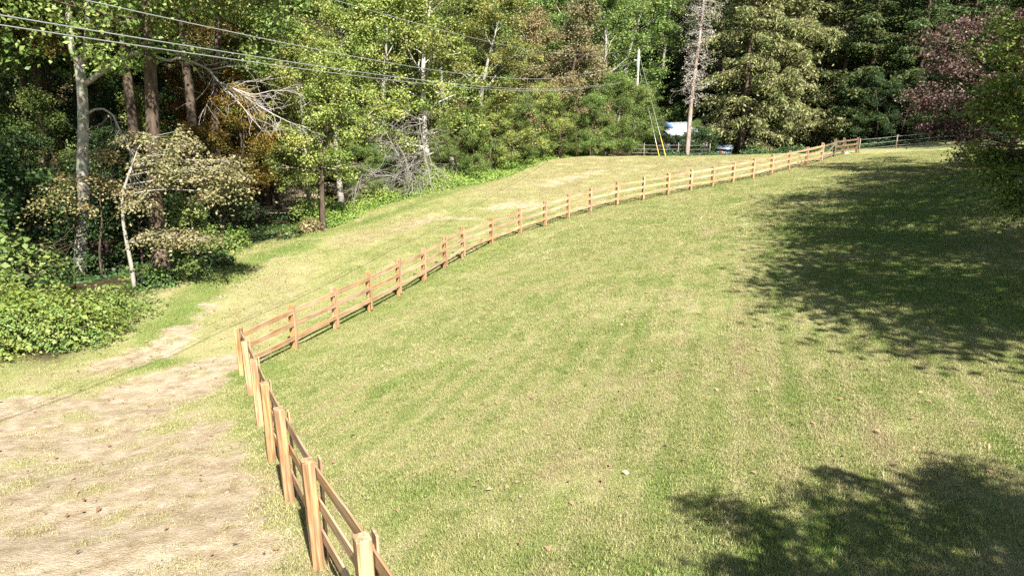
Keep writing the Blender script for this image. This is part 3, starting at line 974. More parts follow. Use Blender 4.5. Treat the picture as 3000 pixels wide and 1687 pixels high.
# --- right: hemlocks and shaded wood
hl = [(2170, 78, 31, 'hem0', 'hemlock'), (2290, 80, 33, 'hem1', 'hemlock'), (2370, 85, 32, 'hem0', 'hemlock'), (2090, 90, 29, 'hem2', 'hemlock'), (2235, 86, 33, 'hem1', 'hemlock')]
HLB = ['sunlit grey green hemlock directly behind the small shed', 'broad sunlit hemlock standing over the dark corral fence', 'tall sunlit hemlock behind the far corner of the corral', 'thin ragged hemlock between the dead pine and the shed', 'sunlit hemlock half hidden between the shed hemlock and the corral hemlock']
for (px, Y, H, key, lf), lab in zip(hl, HLB):
    tree('hemlock_tree', key, gpos(px, Y), H, lf, 'brown', lab, 'tree', 'sunlit hemlocks behind the shed', wide=0.85)
dk = [(2440, 80, 22, 'hem2'), (2520, 78, 24, 'hem1'), (2590, 82, 24, 'hem0'), (2660, 76, 22, 'hem1'), (2740, 84, 25, 'hem0'), (2800, 78, 23, 'hem2'), (2880, 80, 24, 'hem1'), (2480, 92, 26, 'hem0'), (2960, 84, 24, 'hem0'), (2060, 100, 25, 'hem1'), (1985, 108, 24, 'hem2'), (3060, 78, 24, 'hem1'),
      (2240, 94, 26, 'hem1'), (2380, 98, 27, 'hem0'), (2560, 96, 27, 'hem1'), (2650, 94, 27, 'hem0'), (2830, 95, 27, 'hem1'), (2920, 98, 27, 'hem0'), (2150, 104, 27, 'hem0'), (2720, 102, 28, 'hem1'), (2320, 108, 28, 'hem1')]
for px, Y, H, key in dk:
    tree('dark_hemlock', key, gpos(px, Y), H, 'pine', 'brown', 'dark green hemlock in the wood beyond the end of the fence', 'tree', 'dark hemlocks beyond the fence end', wide=1.25)
for px, Y, H, key in [(2560, 74, 7, 'bl3'), (2640, 73, 6, 'bl3'), (2720, 72, 7, 'bl3'), (2470, 77, 6, 'bl3'), (2800, 72, 7, 'bl3'), (2890, 74, 8, 'bl3'), (2980, 72, 8, 'bl3'), (2600, 78, 8, 'bl3'), (2690, 79, 9, 'bl3'), (2770, 80, 9, 'bl3'), (2520, 84, 9, 'bl3'), (2850, 82, 9, 'bl3')]:
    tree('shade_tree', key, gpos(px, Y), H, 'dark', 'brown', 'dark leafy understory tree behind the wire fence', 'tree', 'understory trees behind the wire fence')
for px, Y, H in [(2040, 96, 9), (2130, 92, 9), (2220, 88, 8), (2310, 90, 9), (2400, 88, 9), (1940, 112, 12), (2070, 112, 12), (2190, 110, 12), (2290, 104, 11), (2420, 106, 12), (2560, 106, 12), (2700, 110, 12), (2840, 108, 12), (2980, 110, 12)]:
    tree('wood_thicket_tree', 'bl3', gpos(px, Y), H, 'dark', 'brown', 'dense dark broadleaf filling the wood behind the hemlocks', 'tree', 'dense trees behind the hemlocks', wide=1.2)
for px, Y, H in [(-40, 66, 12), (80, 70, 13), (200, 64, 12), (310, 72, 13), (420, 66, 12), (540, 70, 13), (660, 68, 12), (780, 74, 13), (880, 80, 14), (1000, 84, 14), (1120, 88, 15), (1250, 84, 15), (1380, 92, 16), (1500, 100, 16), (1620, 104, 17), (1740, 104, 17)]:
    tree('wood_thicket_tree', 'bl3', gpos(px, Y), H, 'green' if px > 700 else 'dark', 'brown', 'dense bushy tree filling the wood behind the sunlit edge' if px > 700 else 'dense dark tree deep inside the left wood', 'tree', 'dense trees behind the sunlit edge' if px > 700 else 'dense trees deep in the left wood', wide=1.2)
# tall trees on the rise to the right of the picture: they shade the far lawn and the wood behind it
for x, y, H, key in [(47, 50, 24, 'tall2'), (54, 57, 25, 'tall0'), (60, 66, 25, 'tall1'), (50, 64, 24, 'tall2')]:
    tree('hillside_tree', key, (x, y), H, 'green', 'brown', 'tall tree on the rise beside the purple leaved tree', 'tree', 'tall trees on the rise')
# back of the wood
for k in range(88):
    px = -250 + k * 53 + r_.uniform(-30, 30) if k < 64 else -100 + (k - 64) * 42
    Y = 118 if k < 64 else 84 + (k * 37 % 5) * (13 if k < 64 else 6) + r_.uniform(-5, 5)
    H = r_.uniform(19, 25)
    lf = r_.choice(['green', 'yellowgreen', 'green', 'orange', 'dark', 'tan']) if px < 1900 else r_.choice(['pine', 'green', 'dark', 'tan'])
    lab = {'green': 'distant mid green tree on the hillside behind the wood', 'yellowgreen': 'distant yellow green tree on the hillside behind the wood', 'orange': 'distant orange tree on the hillside behind the wood',
           'dark': 'distant dark tree on the hillside behind the wood', 'tan': 'distant tan tree on the hillside behind the wood', 'pine': 'distant deep green conifer on the hillside behind the wood'}[lf]
    tree('hill_tree', r_.choice(['bl0', 'bl1', 'bl2']) if lf != 'pine' else r_.choice(['hem0', 'hem1']), gpos(px, Y), H, lf, 'brown', lab, 'tree', lf + ' trees on the hillside', wide=1.25)

# --- grey limbed tree at the left with its bare limbs
TY = 27.0
t1b = hit(238, 815)
TY = t1b[1]
def poly(pts, Y0=None):
    return np.array([at(p[0], p[1], (Y0 or TY) + (p[2] if len(p) > 2 else 0)) for p in pts])
def resample(P, m):
    P = np.asarray(P); d = np.r_[0, np.cumsum(np.linalg.norm(np.diff(P, axis=0), axis=1))]
    t = np.linspace(0, d[-1], m)
    return np.c_[[np.interp(t, d, P[:, k]) for k in range(3)]].T
root = empty('grey_tree', tuple(t1b))
tag(root, 'tall grey barked tree with forked top and long bare limbs at the wood edge', 'tree')
qq = np.random.default_rng(77)
mb = MB()
trunk = resample(poly([(238, 830), (236, 740), (246, 650), (247, 600), (241, 500), (244, 380), (243, 300), (238, 235), (232, 190)]), 22)
trunk[0, 2] = t1b[2] - 0.3
mb.tube(trunk, np.linspace(0.30, 0.20, 22), 12)
lst = resample(poly([(232, 195), (212, 150), (203, 90), (200, 20), (190, -120, .5), (150, -330, 1)]), 12)
rst = resample(poly([(236, 200), (250, 150), (258, 90), (255, 10), (270, -120, -.5), (330, -330, -1.5)]), 12)
mb.tube(lst, np.linspace(0.15, 0.05, 12), 8); mb.tube(rst, np.linspace(0.14, 0.05, 12), 8)
mb.build('trunk', BK['grey'], root, True).location = -Vector(root.location)
mb = MB()
limb = resample(poly([(246, 250), (275, 228, -.2), (330, 190, -.6), (385, 155, -1.0), (440, 160, -1.4), (495, 180, -1.8), (525, 168, -2.0), (560, 180, -2.2), (610, 202, -2.5), (640, 240, -2.8), (690, 262, -3), (740, 300, -3.2)]), 30)
mb.tube(limb, np.r_[np.linspace(0.13, 0.09, 12), np.linspace(0.07, 0.02, 18)], 7)
ends = []
for k in range(17, 30):
    d = norm(limb[min(k + 1, 29)] - limb[k - 1])
    for s_ in range(2):
        twigs(mb, limb[k], d + qq.normal(size=3) * np.array([.5, .5, .55]), qq.uniform(0.8, 2.3), 0.013, qq, 1, 0.5, 4, 0.14, -0.01, 0.005)
for e in [[(740, 300, -3.2), (800, 335, -3.3), (850, 360, -3.4), (905, 375, -3.5)], [(690, 262, -3), (740, 280, -3), (800, 265, -3), (865, 268, -3)], [(640, 240, -2.8), (700, 300, -3), (740, 350, -3), (770, 385, -3.2)]]:
    P = resample(poly(e), 9)
    mb.tube(P, np.linspace(0.03, 0.008, 9), 5)
    for k in range(2, 9):
        twigs(mb, P[k], norm(P[k] - P[k - 1]) + qq.normal(size=3) * 0.5, qq.uniform(0.5, 1.2), 0.011, qq, 1, 0.5, 3, 0.14, -0.02, 0.005)
mb.build('limb', BK['dead'], root, True).location = -Vector(root.location)
mb = MB()
low = resample(poly([(256, 335), (275, 322, -.3), (300, 318, -.6), (330, 335, -.9), (347, 372, -1.1), (365, 410, -1.2), (380, 440, -1.3), (384, 480, -1.3), (395, 530, -1.4)]), 16)
mb.tube(low, np.linspace(0.06, 0.018, 16), 6)
for k in range(5, 16):
    for s_ in range(2):
        twigs(mb, low[k], norm(low[k] - low[k - 1]) + qq.normal(size=3) * np.array([.9, .6, .5]), qq.uniform(0.7, 1.9), 0.014, qq, 1, 0.5, 4, 0.16, -0.02, 0.005)
mb.build('limb', BK['dead'], root, True).location = -Vector(root.location)
anch = [at(*a) for a in [(280, 30, TY - .5), (330, 50, TY - .8), (380, 45, TY - .6), (250, 60, TY - .4), (300, 80, TY - .8), (350, 20, TY - 1), (420, 60, TY - .8), (220, 10, TY), (450, 20, TY), (270, 120, TY - .6), (510, 135, TY - 1.5), (470, 130, TY - 1.5), (550, 145, TY - 1.6), (590, 150, TY - 1.8)]]
anch2 = [np.array([t1b[0] - 2.5 + qq.normal() * 3.4, TY + 1.8 + qq.normal() * 2.6, 8 + 7.0 + abs(qq.normal()) * 4.0]) for _ in range(230)]
V = np.concatenate([clumps(anch, 110, 0.55, 0.13, qq, 0.7), clumps(anch2, 110, 1.2, 0.2, qq, 0.7)])
o = obj('crown', leaf_mesh('crown', V - np.array(root.location)), LM['green'], root)


def layered(name, label, base_px, trunk_px, layers, leaf, bark, r0, nper=260, size=0.15, extra=(), rad=0.55):
    """small tree whose leaves lie in flat tiers; layers are (px, py, dY, half width m, n clumps)"""
    b = hit(*base_px); Y0 = b[1]
    root = empty(name, tuple(b)); tag(root, label, 'tree')
    q = np.random.default_rng(abs(hash(name)) % 1000 if False else len(name) * 7)
    mb = MB()
    T = resample(poly(trunk_px, Y0), 14); T[0] = b - np.array([0, 0, 0.2])
    mb.tube(T, np.linspace(r0, r0 * 0.45, 14), 8)
    A = []
    for (px, py, dy, hw, kk) in layers:
        c = at(px, py, Y0 + dy)
        j = np.argmin(np.linalg.norm(T - c, axis=1) + np.abs(T[:, 2] - (c[2] - 0.5)))
        mid = (T[j] + c) / 2 + np.array([0, 0, 0.15])
        B = resample([T[j], mid, c], 6)
        mb.tube(B, np.linspace(r0 * 0.35, 0.012, 6), 5)
        for _ in range(kk):
            a = c + q.normal(size=3) * np.array([hw, hw * 0.8, 0.14]) * 0.6
            A.append(a)
            mb.tube(resample([c - np.array([0, 0, .05]), a], 3), [0.012, 0.008, 0.005], 4, cap=False)
    mb.build('trunk', BK[bark], root, True).location = -Vector(root.location)
    V = clumps(A, nper, rad, size, q, 0.38, 1.3, 0.6, droop=0.5)
    obj('crown', leaf_mesh('crown', V - np.array(root.location)), LM[leaf], root)
    return root, T


layered('pale_dogwood', 'small pale barked leaning tree with flat tiers of cream leaves', (395, 848), [(395, 850), (387, 790), (374, 725), (362, 660), (358, 600), (366, 545), (385, 490)],
        [(560, 500, -.6, 1.0, 10), (620, 490, -.8, 1.0, 11), (660, 520, -.9, .7, 7), (600, 560, -1, 1.1, 10), (520, 470, -.2, .8, 7), (660, 470, -.6, .6, 5), (470, 450, 0, .8, 6), (560, 420, .2, .9, 7), (430, 400, .3, .8, 6),
         (500, 690, -.8, .8, 7), (560, 700, -.9, .7, 6), (450, 680, -.5, .6, 5), (400, 590, -.4, .6, 5), (370, 560, 0, .5, 4)], 'cream', 'grey', 0.085, 85, 0.125)
layered('bronze_leaved_sapling', 'slender tree with bronze green drooping leaves in front of the grey trunk', (300, 812), [(300, 815), (290, 740), (300, 650), (290, 560), (300, 480), (310, 430)],
        [(190, 560, -.8, .8, 5), (130, 590, -.8, .6, 4), (250, 520, -.9, .8, 5), (330, 450, -.4, .7, 5), (400, 480, -.3, .7, 5), (280, 440, -.6, .7, 4), (220, 600, -1, .5, 3), (160, 520, -.5, .6, 3), (340, 540, -.6, .6, 4)], 'bronze', 'brown', 0.05, 60, 0.13)
# thick dark trunk beside it
b = hit(476, 832)
root = empty('thick_trunked_tree', tuple(b))
tag(root, 'tree with a thick rough brown trunk standing behind the pale leaning tree', 'tree')
mb = MB()
T = resample(poly([(476, 840), (470, 760), (463, 690), (455, 600), (450, 500), (448, 380), (440, 200), (430, 0), (420, -250)], b[1] + 0.6), 24)
T[0] = np.array([T[0][0], T[0][1], b[2] - 0.3])
rr = np.linspace(0.32, 0.14, 24); rr[0] = 0.42; rr[1] = 0.36
mb.tube(T, rr, 12)
A = []
for k in range(17, 24):
    for _ in range(5):
        e = twigs(mb, T[k], norm(np.array([qq.normal(), qq.normal(), 0.4])), qq.uniform(2, 4.5), 0.05, qq, 1, 0.6, 3)
        A += e
mb.build('trunk', BK['brown'], root, True).location = -Vector(root.location)
A += [np.array([b[0] + qq.normal() * 3.2, b[1] + 0.8 + qq.normal() * 2.2, b[2] + 13.2 + abs(qq.normal()) * 3.5]) for _ in range(150)]
V = clumps(A, 110, 0.9, 0.19, qq, 0.6)
obj('crown', leaf_mesh('crown', V - np.array(root.location)), LM['green'], root)
# unseen tree added past the left border so its boughs shade the wood edge
b = np.array([-25.5, 18.5, g1(-25.5, 18.5)])
root = empty('border_tree', tuple(b))
tag(root, 'unseen tall tree added past the vine heap so its boughs shade the wood edge', 'tree')
mb = MB()
T = resample([b - [0, 0, .3], b + [.2, 0, 6], b + [.5, .3, 12], b + [.4, .5, 20]], 16)
mb.tube(T, np.linspace(.38, .08, 16), 10)
A = []
while len(A) < 300:
    c = b + np.array([1.0, 1.5, 15.5]) + norm(qq.normal(size=3)) * qq.uniform(.3, 1) ** .5 * np.array([8.5, 7.5, 4.5])
    el = (c[2] - CAMZ - 1.6) / max(c[1], 1)
    if el < 0.24: continue
    A.append(c)
    if len(A) % 6 == 0: mb.tube(resample([T[qq.integers(7, 14)], c], 5), np.linspace(.07, .02, 5), 5)
mb.build('trunk', BK['brown'], root, True).location = -Vector(root.location)
V = clumps(A, 110, 1.15, 0.21, qq, 0.6)
obj('crown', leaf_mesh('crown', V - b), LM['green'], root)

# yellow tree standing at the field edge by the creek
b = hit(948, 672)
root = tree('creekside_tree', 'slim0', b[:2], 10.5, 'yellowgreen', 'brown', 'slim yellow leaved tree with a dark forked trunk on the field edge by the creek', 'tree', rz=0.5, wide=1.1)
# tulip tree with pale trunk
b = hit(1255, 548)
tree('tulip_tree', 'bl0', b[:2], 17.5, 'yellowgreen', 'pale', 'big leafy tree with a straight pale trunk above the weed bank', 'tree', rz=1.2, wide=1.15)
for px, Y, H in [(1948, 75.0, 2.5), (1982, 75.4, 2.3), (2020, 75.6, 2.6), (2062, 76, 3.0)]:
    tree('house_front_shrub', 'shrub2', gpos(px, Y), H, 'dark', 'brown', 'dark shrub in front of the white roofed house', 'shrub', 'shrubs in front of the house', wide=1.4)
# bare grey thicket
b = hit(1175, 585)
root = empty('bare_tree', (b[0], b[1] + 1.0, g1(b[0], b[1] + 1.0)))
tag(root, 'leafless silver grey small tree with tangled branches beside the pale trunk', 'tree')
mb = MB()
for k in range(5):
    a = k * 1.3
    P = wander(np.array(root.location) + np.array([qq.normal() * .4 + 1.2, qq.normal() * .4, -.1]), (-.25 + .35 * math.cos(a), .3 * math.sin(a) - .1, 1.0), qq.uniform(4.5, 6.8), 9, qq, 0.12, -0.02)
    mb.tube(P, np.linspace(.055, .014, 10), 6)
    for j_ in range(2, 10):
        for _ in range(3):
            twigs(mb, P[j_], (qq.normal() * .9 - .35, qq.normal() * .7 - .1, qq.normal() * .5 - .05), qq.uniform(.9, 2.6), 0.016, qq, 1, 0.55, 5, 0.16, -0.045, 0.006)
mb.build('branches', bark_mat('bark_thicket', (0.12, 0.105, 0.09), (0.28, 0.26, 0.235), 8.0), root, True).location = -Vector(root.location)
# dead pine hung with lichen
b = np.array([*gpos(2012, 73), 0]); b[2] = g1(b[0], b[1])
root = empty('dead_pine', tuple(b))
tag(root, 'dead pale pine with short ragged lichened branches left of the hemlocks', 'tree')
mb = MB()
P = resample([b - np.array([0, 0, .3]), b + np.array([.05, 0, 6]), b + np.array([.45, 0, 12]), b + np.array([.75, 0, 19])], 20)
mb.tube(P, np.linspace(0.24, 0.08, 20), 10)
mb.build('trunk', bark_mat('bark_pine_dead', (0.14, 0.09, 0.07), (0.36, 0.30, 0.265), 5.0), root, True).location = -Vector(root.location)
mb = MB()
A = []
for k in range(190):
    f = qq.uniform(0.3, 1)
    p0 = b + np.array([np.interp(f * 19, [0, 6, 12, 19], [0, .05, .45, .75]), 0, f * 19])
    A += twigs(mb, p0, np.array([qq.normal(), qq.normal(), -.05]), qq.uniform(.5, 1.5) * (1.6 if qq.uniform() < .12 else 1), 0.022, qq, 1, .6, 3, .2, -.03, .01)
mb.build('branches', BK['dead'], root, True).location = -Vector(root.location)
mo = leaf_mat('lichen_grey', [(0.20, 0.19, 0.16), (0.34, 0.31, 0.27), (0.48, 0.44, 0.40)], 0.1)
V = clumps(A[::2], 14, 0.28, 0.12, qq, 0.9, 0.2)
obj('lichen', leaf_mesh('lichen', V - np.array(root.location)), mo, root)

# purple dogwood and the green tree at the right
def at_tree(name, label, base, trunk_pts, layers, leaf, bark, r0, per, size, rad, flat=0.45, high=()):
    root = empty(name, tuple(base)); tag(root, label, 'tree')
    q = np.random.default_rng(len(label))
    mb = MB()
    T = resample(trunk_pts, 12)
    mb.tube(T, np.linspace(r0, r0 * 0.4, 12), 9)
    A = []
    for (c, hw, kk) in layers:
        c = np.asarray(c, float)
        j = int(np.clip(np.argmin(np.abs(T[:, 2] - (c[2] - 0.8 * np.linalg.norm((c - T[6])[:2]) * 0.5))), 2, 11))
        mid = T[j] * 0.45 + c * 0.55 + np.array([0, 0, 0.25])
        B = resample([T[j], mid, c], 7)
        mb.tube(B, np.linspace(max(.03, r0 * 0.4), 0.014, 7), 6)
        for _ in range(kk):
            a = c + q.normal(size=3) * np.array([hw, hw, hw * 0.3]) * 0.6
            A.append(a)
            mb.tube(resample([B[q.integers(3, 7)], a], 4), np.linspace(0.014, 0.006, 4), 4, cap=False)
    mb.build('trunk', BK[bark], root, True).location = -Vector(root.location)
    V = clumps(A, per, rad, size, q, flat, 0.9, 0.6, droop=0.4)
    if len(high): V = np.concatenate([V, clumps(high, 90, 1.25, 0.26, q, 0.7, 0.9, 0.65)])
    obj('crown', leaf_mesh('crown', V - np.array(root.location)), LM[leaf], root)
    return root


Yp = 44.0
bx, by = gpos(2960, Yp)
bb = np.array([bx, by, g1(bx, by)])
lay = [(at(px, py, Yp + dy), hw, kk) for px, py, dy, hw, kk in
       [(2780, 110, 0, 1.2, 9), (2850, 70, .5, 1.2, 8), (2740, 160, -.3, .9, 6), (2800, 200, -.8, 1.1, 8), (2880, 150, -.6, 1.2, 8), (2750, 190, .3, .8, 5), (2960, 40, 0, 1.2, 8), (2930, 230, -1.4, 1.2, 8), (2780, 280, -1, 1.0, 7), (2850, 310, -1.6, 1.2, 8), (2720, 290, -.4, .7, 4),
        (2700, 265, -.5, .6, 4), (2780, 360, -1.2, 1.1, 7), (2860, 400, -1.5, 1.2, 8), (2920, 340, -1.8, 1.2, 8), (2730, 370, -.5, .8, 4), (2950, 440, -1.8, 1.2, 8), (2990, 130, 0, 1.2, 8), (3020, 250, 0, 1.2, 8), (2820, 450, -1, .8, 5), (2700, 320, 0, .8, 4), (3050, 60, 1, 1.4, 8), (3080, 380, 0, 1.3, 8)]]
at_tree('purple_dogwood', 'rounded tree with purple red autumn leaves above the far lawn', bb, [bb - [0, 0, .3], bb + [-.2, 0, 2], bb + [-.5, 0, 5], bb + [-.6, 0, 8]], lay, 'purple', 'brown', 0.18, 90, 0.17, 0.7)

Yg = 20.5
gxb, gyb = 20.6, 12.2
bb = np.array([gxb, gyb, g1(gxb, gyb)])
lay = [(at(px + 45, py, Yg + dy), hw * .85, kk) for px, py, dy, hw, kk in
       [(2960, 90, .5, .7, 9), (2900, 140, .6, .6, 8), (2990, 180, 0, .7, 9), (2870, 240, .4, .5, 7), (2940, 240, -.2, .6, 8), (2990, 290, -.4, .7, 9), (2890, 320, .2, .5, 6), (2950, 330, -.5, .6, 8), (2840, 300, .8, .45, 5), (2930, 60, 1, .6, 6), (3000, 380, -.6, .6, 8),
        (2840, 450, .6, .4, 5), (2880, 470, .3, .45, 6), (2930, 450, .2, .5, 6), (2990, 470, -.3, .5, 7), (2870, 520, .2, .4, 5), (2930, 560, -.1, .5, 6), (2990, 560, -.4, .5, 6), (2910, 600, .2, .35, 4), (2970, 610, -.3, .4, 4), (2800, 430, .8, .25, 3),
        (3060, 150, 0, .8, 8), (3080, 320, 0, .8, 8), (3060, 460, -.3, .7, 7), (3100, 580, -.5, .7, 6)]]


def proj(p):
    y_, z_ = p[1], p[2] - CAMZ
    c, s_ = math.cos(PITCH), math.sin(PITCH)
    dep = y_ * c - z_ * s_
    return CX + FPX * p[0] / dep, CY - FPX * (y_ * s_ + z_ * c) / dep


def in_poly(p, poly_):
    r = False
    for (ax, ay), (bx_, by_) in zip(poly_, poly_[1:] + poly_[:1]):
        if (ay > p[1]) != (by_ > p[1]) and p[0] < (bx_ - ax) * (p[1] - ay) / (by_ - ay) + ax: r = not r
    return r


# boughs of the big trees on the right: they hang where their shade falls on the lawn
qk = np.random.default_rng(23)
SH = [(2240, 590), (2340, 560), (2480, 520), (2640, 492), (2900, 468), (3150, 455), (3300, 700), (3250, 1040), (3000, 1045), (2850, 1030), (2720, 1040), (2640, 960), (2520, 930), (2440, 985), (2330, 880), (2230, 800), (2330, 720), (2250, 660)]
SHW = [tuple(hit(*p)[:2]) for p in SH]
xs, ys = [p[0] for p in SHW], [p[1] for p in SHW]
K = 1.0 / math.tan(SUN_EL)
near_a, far_a = [], []
while len(near_a) + len(far_a) < 720:
    g_ = (qk.uniform(min(xs), max(xs)), qk.uniform(min(ys), max(ys)))
    if not in_poly(g_, SHW): continue
    h = qk.uniform(6.5, 15.5)
    p_ = np.array([g_[0] + math.sin(SUN_AZ) * K * h, g_[1] + math.cos(SUN_AZ) * K * h, g1(*g_) + h])
    a_, b_ = proj(p_)
    if p_[1] > 0.5 and b_ > -260 and a_ < (3160 if b_ < 640 else 9999): continue
    (near_a if g_[1] < 27 else far_a).append(p_)
at_tree('green_gold_tree', 'big green gold tree whose low boughs overhang the lawn from the right', bb, [bb - [0, 0, .3], bb + [-.1, 0, 1.5], bb + [-.1, .2, 5], bb + [-.1, .1, 9], bb + [-.3, .3, 13]],
        lay + [(p_, .4, 1) for p_ in near_a[::5]], 'greengold', 'brown', 0.32, 80, 0.12, 0.46, high=near_a)
bx, by = np.mean([p_[0] for p_ in far_a]) + 2.5, np.mean([p_[1] for p_ in far_a])
bb = np.array([bx, by, g1(bx, by)])
at_tree('rise_tree', 'tall leafy tree on the rise between the green gold tree and the purple tree', bb, [bb - [0, 0, .3], bb + [0, 0, 3], bb + [.1, .2, 7], bb + [0, .1, 12]],
        [(p_, .4, 1) for p_ in far_a[::5]], 'green', 'brown', 0.3, 60, 0.16, 0.5, high=far_a)

# tree beyond the right edge near the camera: its dappled shade lies on the near grass
q = np.random.default_rng(6)
lay = []
for i in range(64):
    a = q.uniform(0, 6.28); rr_ = q.uniform(0.02, 1.0) ** 0.55; h = q.uniform(5.6, 7.4)
    gx_, gy_ = 4.4 + 2.9 * rr_ * math.cos(a), 5.9 + 1.75 * rr_ * math.sin(a)
    lay.append((np.array([gx_ + math.sin(SUN_AZ) * K * h, gy_ + math.cos(SUN_AZ) * K * h, g1(gx_, gy_) + h]), 0.32, 3))
bx, by = 8.2, -0.2
bb = np.array([bx, by, g1(bx, by)])
at_tree('lawn_tree', 'leafy tree beside the lawn that throws dappled shade on the near grass', bb, [bb - [0, 0, .3], bb + [0, 0, 1.5], bb + [.1, 0, 4], bb + [0, .1, 6.8]], lay, 'yellowgreen', 'brown', 0.17, 80, 0.12, 0.4)

# ------------------------------------------------------------------ vines, weeds and undergrowth
def mound(name, label, blobs, leaf, nleaf, size, seed, cat='thicket'):
    """thicket of vines heaped over a bank: stems under a skin of leaves several layers deep"""
    q = np.random.default_rng(seed)
    x0, y0 = blobs[0][0], blobs[0][1]
    base = np.array([x0, y0, g1(x0, y0)])
    root = empty(name, tuple(base)); tag(root, label, cat)
    mb = MB(); VV = []
    wts = np.array([b[2] * b[3] for b in blobs]); wts = wts / wts.sum()
    for (cx, cy, rx, ry, h), wt in zip(blobs, wts):
        gz0 = g1(cx, cy)
        for _ in range(int(60 * wt) + 6):
            a = q.uniform(0, 6.28); f = q.uniform(0, .9)
            P = wander((cx + rx * f * math.cos(a) * .4, cy + ry * f * math.sin(a) * .4, gz0), (math.cos(a) * .8, math.sin(a) * .8, 1), h * 1.1, 6, q, 0.25, -0.08)
            mb.tube(P, np.linspace(.02, .006, 7), 4, cap=False)
        m = int(nleaf * wt)
        u = norm(q.normal(size=(m, 3))); u[:, 2] = np.abs(u[:, 2])
        lump = 1 + 0.22 * np.sin(u[:, 0] * 7 + cx) * np.cos(u[:, 1] * 6 + cy) + 0.15 * np.sin(u[:, 2] * 13 + u[:, 0] * 15 + u[:, 1] * 11)
        r = (1 - q.exponential(0.07, m)) * lump
        c = np.c_[cx + u[:, 0] * rx * r, cy + u[:, 1] * ry * r, np.zeros(m)]
        c[:, 2] = ground(c[:, 0], c[:, 1]) + u[:, 2] * h * r + q.uniform(0, .1, m)
        nn = norm(u * np.array([1, 1, 1.3]) + q.normal(size=(m, 3)) * 0.55 + np.array([0, 0, .3]))
        VV.append(leaves(c, nn, size * q.uniform(.45, 1.1, m) ** 1.0 * np.where(q.uniform(0, 1, m) < .12, 1.9, 1), .75, q=q))
        m2 = m // 14
        aa = q.uniform(0, 6.28, m2); fr_ = q.uniform(.85, 1.3, m2) + .12 * np.sin(aa * 5 + cx)
        c = np.c_[cx + np.cos(aa) * rx * fr_, cy + np.sin(aa) * ry * fr_, np.zeros(m2)]
        c[:, 2] = ground(c[:, 0], c[:, 1]) + q.uniform(.02, .16, m2)
        VV.append(leaves(c, norm(q.normal(size=(m2, 3)) * .5 + np.array([0, 0, 1])), size * q.uniform(.4, 1.1, m2), .7, q=q))
    mb.build('stems', BK['brown'], root).location = -Vector(root.location)
    V = np.concatenate(VV).reshape(-1, 4, 3); sel = vnoise(V[:, 0, 0] + V[:, 0, 2], V[:, 0, 1], 1.3, seed) + q.normal(size=len(V)) * .16
    for nm, ok, lf in (('foliage', sel < .66, leaf), ('darker_foliage', sel >= .66, {'lime': 'green', 'green': 'dark'}.get(leaf, leaf))):  # leaf mix; darker patches also stand in for shaded gaps
        if ok.sum(): obj(nm, leaf_mesh(nm, V[ok].reshape(-1, 3) - base), LM[lf], root)


mound('vine_thicket', 'heap of bright green vines spilling onto the field below the grey tree', [(-14.9, 20.0, 2.7, 2.4, 1.15), (-12.9, 19.7, 1.3, 1.2, .6), (-17.2, 20.6, 2.6, 2.6, 1.45), (-15.6, 17.9, 2.0, 1.5, .8), (-17.8, 17.2, 2.6, 2.0, 1.0), (-13.6, 21.6, 1.2, 1.2, .8)] + [(-15.4 + 3.0 * math.cos(k * 2.4) * (k / 16) ** .5, 19.4 + 2.3 * math.sin(k * 2.4) * (k / 16) ** .5, .55 + .035 * (k * 7 % 13), .5 + .03 * (k * 5 % 11), .9 + .07 * (k * 3 % 9)) for k in range(16)], 'lime', 42000, 0.10, 3)
mound('leafy_bush', 'taller mid green bush behind the vine heap', [(-19.2, 24.2, 2.2, 2.0, 3.6), (-17.6, 24.6, 1.4, 1.4, 2.2), (-21, 23, 2.2, 2, 3.2)], 'green', 9000, 0.16, 4, 'bush')
for k, (px, py, rx, h, lf, lab) in enumerate([(665, 742, 1.0, 1.1, 'lime', 'small bright green bush at the shaded corner of the field'), (840, 706, .6, .6, 'green', 'low weed clump left of the creekside tree'),
                                              (905, 690, .7, .8, 'tan', 'dry brown brush pile beside the creekside tree'), (600, 790, 1.0, .7, 'dark', 'low dark bush behind the small bright bush'),
                                              (540, 825, .9, .6, 'green', 'green weed clump at the foot of the thick trunk'), (440, 850, .9, .6, 'green', 'green weed clump between pale trunk and thick trunk')]):
    b = hit(px, py)
    mound('field_edge_bush', lab, [(b[0], b[1] + .5, rx, rx * .8, h)], lf, int(1500 * rx), 0.12, 20 + k, 'bush')

# bank of weeds along the field edge
def weeds(name, label, path, n_, width, hmax, leaf, size, seed, off=0.6):
    q = np.random.default_rng(seed)
    P = resample([np.r_[p, 0] if len(p) == 2 else p for p in path], 200)[:, :2]
    T = np.gradient(P, axis=0); T /= np.linalg.norm(T, axis=1)[:, None]
    i = q.integers(0, 200, n_)
    left = np.c_[-T[i, 1], T[i, 0]]
    d = q.uniform(-0.2, 1, n_) ** 1.0 * width
    ph = 0.55 + 0.3 * np.sin(i * .31) + 0.25 * np.sin(i * .13 + 1) + .2 * np.sin(i * .83)
    xy = P[i] + left * (d + off)[:, None] + q.normal(size=(n_, 2)) * .25
    hh = hmax * np.clip(ph, .12, 1.2) * np.clip(.25 + d / width, 0.05, 1.1)
    z = ground(xy[:, 0], xy[:, 1]) + hh * q.uniform(0.0, 1, n_) ** .6
    nn = norm(q.normal(size=(n_, 3)) * .7 + np.array([0, -.3, .8]))
    o = obj(name, leaf_mesh(name, leaves(np.c_[xy, z], nn, size * q.uniform(.5, 1.4, n_), .7, q=q)), LM[leaf])
    tag(o, label, 'weeds', kind='stuff')


